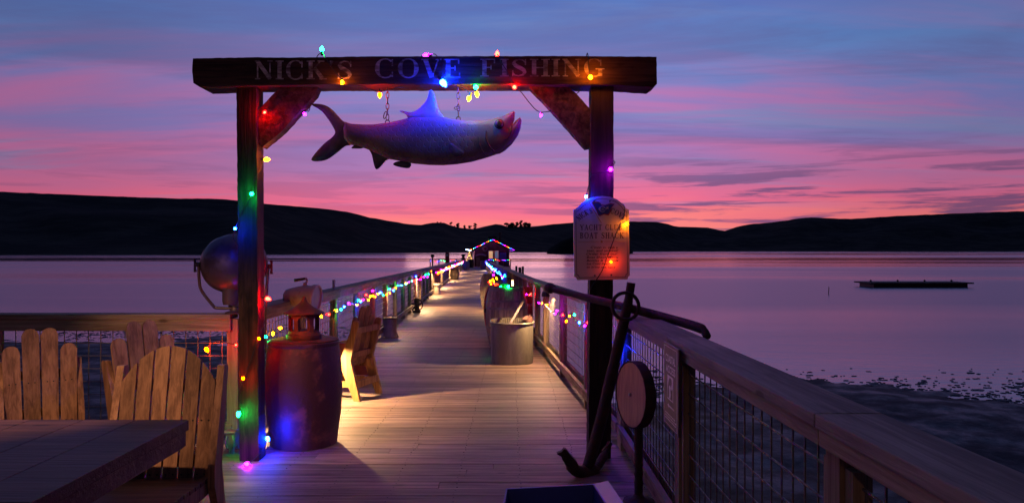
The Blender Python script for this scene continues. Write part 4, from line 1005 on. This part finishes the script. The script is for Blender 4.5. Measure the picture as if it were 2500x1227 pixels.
# ------------------------------------------------------------------ anchor
an = thing('anchor', (P(1430, 1150, 5.22).x, 5.22, dz(5.2)), 'big rusty old anchor leaning upright against the right archway post', 'anchor')
mr = M['rust']
sh = [P(1541,690,5.06), P(1532,745,5.07), P(1515,820,5.09), P(1492,920,5.12), P(1466,1030,5.17), P(1441,1120,5.22), P(1433,1146,5.24)]
g = MB(); g.tube(spline(sh, 4), [.030]*4+[.036]*4+[.038]*4+[.042]*12+[.045], 10)
g.build('shank', mr, an, smooth=True)
rc = P(1527, 747, 5.0); g = MB(); g.tube([rc+Vector((math.cos(a)*.088, math.sin(a)*.02, math.sin(a)*.088)) for a in [k*math.pi/14 for k in range(28)]], .0125, 8, True); g.build('ring', mr, an, smooth=True)
stk = [P(1345,704,5.55), P(1400,718,5.45), P(1470,735,5.28), P(1530,750,5.12), P(1600,768,4.98), P(1660,785,4.85), P(1700,797,4.75), P(1718,806,4.70), P(1728,825,4.66)]
g = MB(); g.tube(spline(stk, 4), [.024]*6+[.027]*6+[.030]*8+[.031]*8+[.026]*4+[.018], 10); g.build('stock', mr, an, smooth=True)
bp = P(1343, 703, 5.56); MB().lathe([(.004,-.042),(.026,-.035),(.040,-.012),(.040,.012),(.026,.035),(.004,.042)], bp, (1,-.6,-.1), 18).build('stock_ball', mr, an, smooth=True)
arm = [P(1385,1115,5.05), P(1392,1133,5.08), P(1408,1148,5.14), P(1433,1153,5.22), P(1455,1140,5.28), P(1474,1112,5.34), P(1489,1080,5.40)]
g = MB(); g.tube(spline(arm, 5), [.030]*6+[.040]*6+[.048]*8+[.032]*6+[.020]*5, 10); g.build('arms', mr, an, smooth=True)
def fluke(pts, d, parent, th):
    pl = [((x-1250)/F*d, EYE+(611-y)/F*d) for x, y in pts]; MB().prism(pl, (0, d, 0), (1,0,0), (0,0,1), (0, th, 0)).build('fluke', mr, parent, bevel=.004)
fluke([(1359,1107),(1372,1102),(1377,1095),(1383,1097),(1394,1112),(1410,1130),(1416,1146),(1400,1143),(1384,1135),(1373,1122),(1371,1114)], 5.03, an, .05)
fluke([(1470,1100),(1484,1086),(1490,1078),(1492,1090),(1485,1108),(1474,1120)], 5.36, an, .04)

# ------------------------------------------------------------------ disc on a pole
dc = P(1551, 962, 4.62); ax = Vector((-.954, -.31, .03)).normalized()
ds_ = thing('target_disc', (dc.x+.02, 4.66, dz(4.6)), 'brown wooden disc on a rough iron pole between the anchor and the railing', 'disc')
m, B = mat('disc_wood'); co = B.n('ShaderNodeTexCoord').outputs['Object']; g1 = B.noise(B.mapping(co, sc=(1,1,.12)), 40, 5, .6, .5); g2 = B.noise(co, 5, 5, .6)
principled(B, Base_Color=B.mix(B.smooth(g1, .3, .7), (.30,.11,.04,1), (.46,.19,.07,1)), Roughness=.5, Normal=bump(B, g1, .2, .003)); M['discwood'] = m
MB().lathe([(.001,.032),(.192,.032),(.196,.028),(.196,.020)], dc, ax, 40, False).build('face', M['discwood'], ds_, smooth=True)
MB().lathe([(.001,-.035),(.198,-.035),(.203,-.03),(.203,.032),(.199,.036),(.196,.03)], dc, ax, 22, False).build('rim', M['rust'], ds_)
MB().lathe([(.011,0),(.011,.008),(.005,.013)], dc+ax*.032, ax, 10).build('bolt', M['steeledge'], ds_, smooth=True)
g = MB(); pb = Vector((dc.x+.022, dc.y+.01, dc.z)); zb = dz(4.65); prof = []
rnd = random.Random(3)
for k in range(26): prof.append((.026+rnd.uniform(-.002,.003), zb+.05+(dc.z-.17-zb-.05)*k/25))
g.lathe([(.10, zb), (.095, zb+.015), (.04, zb+.03)]+prof, (pb.x, pb.y, 0), seg=12); g.build('pole', M['rust'], ds_, smooth=True)

# ------------------------------------------------------------------ coastal access sign on the near railing
cs = thing('access_sign', (.775, 3.67, .6), 'narrow brown coastal access sign with white wave emblem on the railing post', 'sign')
X0 = .768; y0, y1 = 3.50, 3.84       # the board lies in a plane along the rail; text reads towards -y
za, zb_ = .635, 1.042
M['brownsign'] = metal('brown_enamel_sign', (.055,.028,.022), (.085,.045,.03), 3, (.35,.5), .0, .05); M['signwhite'] = plain('sign_white', (.85,.80,.78), .5, 0, .1)
MB().box(X0, X0+.012, y0, y1, za, zb_).build('plate', M['brownsign'], cs, bevel=.003)
def cplace(u, v, o=.0015): return Vector((X0-o, y1-u*(y1-y0), za+v*(zb_-za)))      # u: left-right as read, v: up
def ctext(mb, s_, uc, v, hh, ww):
    vs, fs = font_glyphs(s_, 1.0, 'CENTER', off=.022); w_ = max(q.x for q in vs)-min(q.x for q in vs)
    mb.add([cplace(uc+q.x/w_*ww, v+q.y*hh) for q in vs], fs)
g = MB(); ctext(g, 'COASTAL', .5, .785, .125, .66); ctext(g, 'ACCESS', .52, .66, .125, .62); g.build('title_lettering', M['signwhite'], cs)
g = MB()
for v in (.150, .118, .086):                                    # unreadable small print: short worn dashes
    u = .16
    while u < .84: l_ = random.uniform(.04, .10); g.add([cplace(u, v), cplace(u+l_, v), cplace(u+l_, v+.016), cplace(u, v+.016)], [(0,1,2,3)]); u += l_+.025
g.build('small_print', M['signwhite'], cs)
g = MB()
def cr(u0, u1, v0, v1, mb=None, o=.0015): (mb or g).add([cplace(u0,v0,o), cplace(u1,v0,o), cplace(u1,v1,o), cplace(u0,v1,o)], [(0,1,2,3)])
for a in ((.08,.92,.030,.036),(.08,.92,.964,.970),(.06,.08,.036,.964),(.92,.94,.036,.964)): cr(*a)
g.build('border_line', M['signwhite'], cs)
g = MB(); cr(.30, .70, .60-.26, .60+.03); o = g.build('emblem_panel', M['signwhite'], cs)
g = MB(); 
wave = [(.33,.36),(.67,.36),(.67,.50),(.60,.47),(.56,.50),(.62,.56),(.60,.60),(.50,.615),(.42,.58),(.37,.52),(.34,.45)]
g.add([cplace(u, v, .003) for u, v in wave], [tuple(range(len(wave)))]); g.build('wave_emblem', M['brownsign'], o)
g = MB(); foot = [(.46,.37),(.54,.37),(.58,.42),(.55,.46),(.58,.50),(.52,.53),(.45,.50),(.47,.44)]
g.add([cplace(u, v, .0045) for u, v in foot], [tuple(range(len(foot)))]); g.build('footprint_emblem', M['signwhite'], o)
g = MB(); arw = [(.30,.265),(.40,.295),(.40,.275),(.76,.275),(.76,.255),(.40,.255),(.40,.235)]
g.add([cplace(u, v) for u, v in arw], [tuple(range(len(arw)))]); g.build('arrow_emblem', M['signwhite'], cs)

# ------------------------------------------------------------------ open steel bin at the bottom edge
bn = thing('steel_bin', (.17, 2.7, dz(2.7)), 'open dark blue steel bin with bright rim at the bottom edge, before the anchor', 'bin')
top = [P(1235,1193,3.00), P(1450,1177,3.00), Vector((.40, 2.25, .53)), Vector((-.03, 2.25, .53))]
top = [Vector((-.024, 3.0, .560)), Vector((.325, 3.0, .578)), Vector((.385, 2.3, .578)), Vector((-.06, 2.3, .560))]
botm = [Vector((.01, 2.93, .0)), Vector((.29, 2.93, .0)), Vector((.32, 2.37, .0)), Vector((-.01, 2.37, .0))]
cc = Vector((.16, 2.65, .0)); inn = lambda L, k, dzz: [q+(Vector((cc.x, cc.y, q.z))-q)*k+Vector((0,0,dzz)) for q in L]
it, ib = inn(top, .03, 0), inn(botm, .04, .02)
g = MB(); g.add(top+botm, [(i, (i+1) % 4, (i+1) % 4+4, i+4) for i in range(4)]+[(4,5,6,7)])
g.add(it+ib, [((i+1) % 4, i, i+4, (i+1) % 4+4) for i in range(4)]+[(7,6,5,4)]); g.add(top+it, [(i, i+4, (i+1) % 4+4, (i+1) % 4) for i in range(4)])
g.build('shell', M['bluesteel'], bn)
g = MB(); a, b = top[1], top[2]; u = Vector((.055, 0, .012)); g.add([a, b, b+u, a+u, a-Vector((0,0,.004)), b-Vector((0,0,.004)), b+u-Vector((0,0,.004)), a+u-Vector((0,0,.004))], [(0,1,2,3),(7,6,5,4),(0,3,7,4),(1,5,6,2),(2,6,7,3),(0,4,5,1)])
g.build('folded_rim', M['steeledge'], bn)

# outdoor socket box at the foot of the railing post
c = P(566, 1085, 5.78); eb = thing('outlet_box', (c.x, c.y, dz(5.8)), 'small green-lit outdoor outlet box on a pipe stub beside the left archway post', 'outlet box')
MB().box(c.x-.036, c.x+.036, c.y-.03, c.y+.03, .01, .115).build('box', M['galv'], eb, bevel=.004)
MB().box(c.x-.046, c.x+.046, c.y-.055, c.y+.03, .116, .134).build('flap', M['galv'], eb, bevel=.004)
g = MB()
for s_ in (-.018, .018): g.tube(spline([(c.x+s_, c.y-.035, .10), (c.x+s_*1.6, c.y-.05, .05), (c.x+s_, c.y-.04, .0)], 4), .008, 8)
g.build('plug', M['galv'], eb, smooth=True)
MB().lathe([(.02, dz(5.8)), (.02, .01)], (c.x, c.y, 0), seg=12).build('pipe_stub', M['galv'], eb, smooth=True)

# ------------------------------------------------------------------ out on the water
for i, (px, py, w_) in enumerate(((1260.5, 649, 5.5), (1269, 652, 7.5), (1276.5, 650, 5.5))):
    d = 84+i*.6; p = P(px, py, d); o = MB().tube([(p.x+(.15 if i == 1 else 0), d, WL-1), (p.x, d, p.z)], w_/2*d/F, 12).build('piling', M['iron'], smooth=True)
    tag(o, ('left slim dark piling of the group of three beyond the right railing', 'thicker leaning middle piling of the group of three in the water', 'right slim dark piling of the group of three beyond the right railing')[i], 'piling', 'pilings standing in the bay')
fd = thing('float_dock', (41, 84, WL), 'low dark floating dock out on the bay at the right', 'floating dock')
MB().box(38.8, 50, 82, 86, WL+.38, WL+.52).build('planks', M['darkstaves'], fd); MB().box(39.3, 49.5, 82.3, 85.7, WL-.2, WL+.375).build('float', M['black'], fd)
g = MB(); 
for x in range(40, 50, 3): g.lathe([(.12,.52),(.10,.70),(.05,.74)], (x, 84.5, WL), seg=8)
g.build('cleats', M['black'], fd)
o = MB().tube([(29.2, 70, WL-.5), (29.28, 70, WL+.55), (29.22, 70, WL+.62)], .035, 6).build('stake', M['iron']); tag(o, 'thin upright stake poking out of the open water at the right', 'stake')

# ------------------------------------------------------------------ the boat shack
SY = 104.0; k_ = SY/F
sh_ = thing('boat_shack', (-2.85, SY+3, -.72), 'dark gabled wooden boat shack at the end of the pier', 'shack')
M['siding'] = wood('dark_red_siding', (.012,.004,.004), (.03,.010,.010), 2, 4, .8, bs=.2, knots=False); M['roofing'] = plain('dark_shingles', (.02,.016,.018), .8, 0, .4, 2)
px3 = lambda x, y, d=SY: P(x, y, d)
gable = [(1156,650),(1243,650),(1243,611),(1201,587),(1156,611)]
pl = [((x-1250)*k_, EYE+(611-y)*k_) for x, y in gable]; MB().prism(pl, (0, SY, 0), (1,0,0), (0,0,1), (0, 7, 0)).build('wall', M['siding'], sh_)
rf = MB()
for a, b in (((1148,612),(1201,583)), ((1201,583),(1253,611))):
    p, q2 = px3(*a), px3(*b); n_ = Vector((-(q2.z-p.z), 0, q2.x-p.x)).normalized()*.12
    rf.add([p+Vector((0,-.6,0)), q2+Vector((0,-.6,0)), q2+n_+Vector((0,-.6,0)), p+n_+Vector((0,-.6,0)), p+Vector((0,7.4,0)), q2+Vector((0,7.4,0)), q2+n_+Vector((0,7.4,0)), p+n_+Vector((0,7.4,0))], [(0,1,2,3),(7,6,5,4),(0,4,5,1),(3,2,6,7),(0,3,7,4),(1,5,6,2)])
r_ = rf.build('roof', M['roofing'], sh_)
cp = px3(1220.5, 588, SY+1); MB().lathe([(.13, -.4), (.13, 1.05), (.19, 1.06), (.19, 1.2), (.1, 1.25)], cp, seg=12).build('stovepipe', M['iron'], r_, smooth=True)
MB().box(px3(1192,0).x, px3(1212,0).x, SY+.2, SY+1.2, px3(0,581).z, px3(0,577).z).build('ridge_vent', M['roofing'], r_)
M['winwarm'] = emit('warm_window_light', (1, .55, .22), .85); M['wincool'] = emit('cool_window_light', (.28, .34, .62), .35); M['frame'] = plain('white_window_frame', (.7,.68,.66), .5)
def window(x0, x1, y0, y1, m, nx, ny, mat_frame):
    a, b = px3(x0, y1), px3(x1, y0); fr = MB(); y = SY-.02; fw = .055
    fr.box(a.x, a.x+fw, y-.05, y, a.z, b.z); fr.box(b.x-fw, b.x, y-.05, y, a.z, b.z); fr.box(a.x+fw, b.x-fw, y-.05, y, a.z, a.z+fw); fr.box(a.x+fw, b.x-fw, y-.05, y, b.z-fw, b.z)
    for i in range(1, nx): x = a.x+(b.x-a.x)*i/nx; fr.box(x-.018, x+.018, y-.04, y-.002, a.z+fw, b.z-fw)
    for i in range(1, ny): z = a.z+(b.z-a.z)*i/ny; fr.box(a.x+fw, b.x-fw, y-.038, y-.004, z-.018, z+.018)
    f = fr.build('window', mat_frame, sh_); MB().box(a.x+.02, b.x-.02, y-.006, y+.015, a.z+.02, b.z-.02).build('pane', m, f)
M['framewarm'] = plain('cream_window_frame', (.75,.62,.45), .5)
window(1193, 1203.5, 612, 631, M['winwarm'], 3, 4, M['framewarm']); window(1208, 1217, 612, 631, M['wincool'], 3, 4, M['frame'])
window(1208.5, 1216.5, 633, 648, M['wincool'], 2, 3, M['frame'])
a, b = px3(1203.8, 648), px3(1207.8, 612); MB().box(a.x, b.x, SY-.03, SY-.001, a.z, b.z).build('lit_shutter', plain('amber_shutter', (.45,.22,.06), .5), sh_)
a, b = px3(1219, 630), px3(1236, 617); MB().box(a.x, b.x, SY-.05, SY-.001, a.z, b.z).build('notice_board', M['navy'], sh_)
wc_ = px3(1184, 607); MB().tube([wc_+Vector((math.cos(a)*.30, -.06, math.sin(a)*.30)) for a in [k*math.pi/12 for k in range(24)]], .07, 8, True).build('wreath', plain('dry_wreath', (.09,.05,.04), .9, 0, .5, 6), sh_, smooth=True)
g = MB(); cs_ = px3(1174, 636)                                     # arched name board, too dark to read
for i in range(9):
    a0, a1 = (-40+80*i/9, -40+80*(i+1)/9); e = lambda a, r: cs_+Vector((r*math.sin(math.radians(a)), -.05, r*math.cos(math.radians(a))*.75))
    g.add([e(a0, 1.0), e(a1, 1.0), e(a1, 1.28), e(a0, 1.28)], [(0,1,2,3)])
g.build('arched_name_board', plain('plum_board', (.10,.05,.12), .6), sh_)
a, b = px3(1163, 650), px3(1172, 628); MB().box(a.x, b.x, SY-.06, SY-.001, a.z, b.z).build('door', M['darkstaves'], sh_)
g = MB(); p = px3(1157.5, 612, SY-.5); g.lathe([(.05, -2.3), (.05, 0)], p, seg=8); g.build('porch_post', M['cream'], sh_)
g = MB(); p = px3(1252, 612, SY-.5); g.tube([px3(1243,610,SY-.55), px3(1253,613,SY-.55)], .05, 6); g.build('gutter_end', M['white'], sh_)
def shack_lights(label, segs, seq, sag=0, n=10):
    bb = []; cds = []; i = 0
    for a, b, cnt in segs:
        cd_ = []
        for j in range(cnt):
            u = j/(cnt-1); p = a+(b-a)*u-Vector((0,0,sag*math.sin(math.pi*u*3)**2)); bb.append((p, seq[i % len(seq)], (0,-1,-.4))); cd_.append(p+Vector((0,.03,.03))); i += 1
        cds.append(cd_)
    string(label, bb, cds, 'coloured light strings', sock=False, rc=.006, scale=.85)
ey_ = SY-.68
shack_lights('bulb string outlining the gable roof of the boat shack', [(px3(1148,610,ey_), px3(1202,584.5,ey_), 26), (px3(1204,584.5,ey_), px3(1254,609.5,ey_), 22)], 'royygbbmmrryygbbmmrooyggbbmmrr')
a0, b0 = px3(1247,616,ey_), px3(1246,624,ey_)
# right side deck rail of the shack
def simple_rail(label, a, b, n, h):
    t = thing('deck_railing', a, label, 'railing', 'railings of the shack platform'); MB().beam(a+Vector((0,0,h)), b+Vector((0,0,h)), .12, .06).build('cap_rail', M['darkstaves'], t)
    MB().beam(a+Vector((0,0,.15)), b+Vector((0,0,.15)), .06, .08).build('bottom_rail', M['darkstaves'], t)
    for i in range(n+1): p = a+(b-a)*i/n; MB().box(p.x-.05, p.x+.05, p.y-.05, p.y+.05, a.z-.3, a.z+h-.03).build('post', M['darkstaves'], t)
    g = MB()
    for i in range(n*7): p = a+(b-a)*(i+.5)/(n*7); g.box(p.x-.015, p.x+.015, p.y-.015, p.y+.015, a.z+.2, a.z+h-.04)
    g.build('balusters', M['darkstaves'], t)
simple_rail('dark railing in front of the right half of the shack', Vector((-3.1, 100.5, -.75)), Vector((-.2, 100.5, -.75)), 3, 1.12)
simple_rail('dark railing of the platform to the left of the shack, with round ball post', Vector((-10.7, 99, -.75)), Vector((-6.1, 99, -.75)), 4, 1.15)
shack_lights('sagging bulb string on the railing below the shack windows', [(Vector((-3.0,100.4,.28)), Vector((-.25,100.4,.28)), 11)], 'mbgyorbmbgyo', .1)
shack_lights('sagging bulb string on the platform railing left of the shack', [(Vector((-10.6,98.9,.26)), Vector((-6.2,98.9,.26)), 20)], 'brorbbgggyymrobmbmro', .22)
# side hull under the shack
MB().box(px3(1205,0,101).x, px3(1243,0,101).x, 100.6, 103.9, WL-.5, -.76).build('skirting', M['siding'], sh_)
# post with a ball, red pump, small dark capstan, lit tree, flood lamp
p = P(1056, 650, 97.5); bp_ = thing('ball_post', (p.x, p.y, -.8), 'dark round-headed post at the far left corner of the platform', 'post')
MB().lathe([(.09, 0), (.09, 1.35)], (p.x, p.y, -.8), seg=10).build('shaft', M['iron'], bp_); MB().lathe([(.02,-.24),(.15,-.19),(.24,-.05),(.24,.05),(.15,.19),(.02,.24)], (p.x, p.y, .78), seg=16).build('ball', M['iron'], bp_, smooth=True)
p = P(1092, 632, 98.2); gp = thing('red_pump', (p.x, p.y, -.75), 'small red old-fashioned pump with a white dial on the platform railing', 'pump')
g = MB(); g.box(p.x-.26, p.x+.26, p.y-.2, p.y+.2, -.75, 1.02); g.lathe([(.26,-.2),(.26,.2)], (p.x, p.y, 1.02), (0,1,0), 20); g.build('cabinet', M['redpaint'], gp, bevel=.02)
MB().lathe([(.15,0),(.15,.02)], (p.x, p.y-.2, .88), (0,-1,0), 20).build('dial', M['white'], gp)
p = P(1131, 636, 96); cs2 = thing('capstan', (p.x, p.y, -.75), 'dark iron capstan on a stand left of the lit tree', 'capstan')
MB().lathe([(.34,0),(.30,.12),(.16,.3),(.14,.95),(.26,1.15),(.30,1.3),(.14,1.38),(.14,1.5),(.26,1.56),(.26,1.7),(.04,1.78)], (p.x, p.y, -.75), seg=16).build('drum', M['iron'], cs2, smooth=True)
p = P(1146, 640, 102); ct = thing('lit_tree', (p.x, p.y, -.75), 'glowing Christmas tree covered in warm white lights beside the shack', 'tree')
MB().tube([(p.x, p.y, -.75), (p.x, p.y, 1.3)], [.07, .02], 8).build('trunk', M['bark'], ct)
g = MB()
for k in range(1500):
    z = random.random()**1.3; r = (1-z)*.62*random.uniform(.4, 1); a = random.uniform(0, 6.283); c = Vector((p.x+r*math.cos(a), p.y+r*math.sin(a), -.45+z*1.85))
    u = Vector((math.cos(a), math.sin(a), random.uniform(-.5,.2))).normalized()*.09; v = u.orthogonal().normalized()*.03; kk = len(g.v); g.v += [c-v, c+u, c+v]; g.f.append((kk, kk+1, kk+2))
g.build('crown', plain('fir_needles', (.05,.09,.03), .8), ct)
g = MB()
for k in range(150):
    z = random.random()**1.3; r = (1-z)*.62*random.uniform(.75, 1.05); a = random.uniform(0, 6.283); g.lathe([(.004,-.02),(.02,0),(.004,.02)], (p.x+r*math.cos(a), p.y+r*math.sin(a), -.45+z*1.85), seg=6)
o = g.build('fairy_lights', emit('warm_fairy_light', (1,.50,.14), 13), ct); o['kind'] = 'stuff'
p = P(1141, 609, 101.5); fl_ = thing('flood_lamp', p, 'bright bluish flood lamp above the glowing tree at the shack eave', 'lamp')
MB().beam(p+Vector((-.2,0,.05)), p+Vector((.55,0,-.12)), .2, .12).build('housing', M['black'], fl_)
MB().beam(p+Vector((-.2,-.12,.03)), p+Vector((.5,-.12,-.12)), .03, .11).build('lens', emit('flood_lens', (.55,.75,1), 9), fl_)
MB().tube([p+Vector((.5,0,-.05)), P(1150,610,103)], .03, 6).build('arm', M['black'], fl_)
a, b = P(1149, 648, 106), P(1154, 612, 106); o = MB().box(a.x, b.x, 106, 106.15, a.z, b.z).build('porch_screen', M['cream'], sh_)
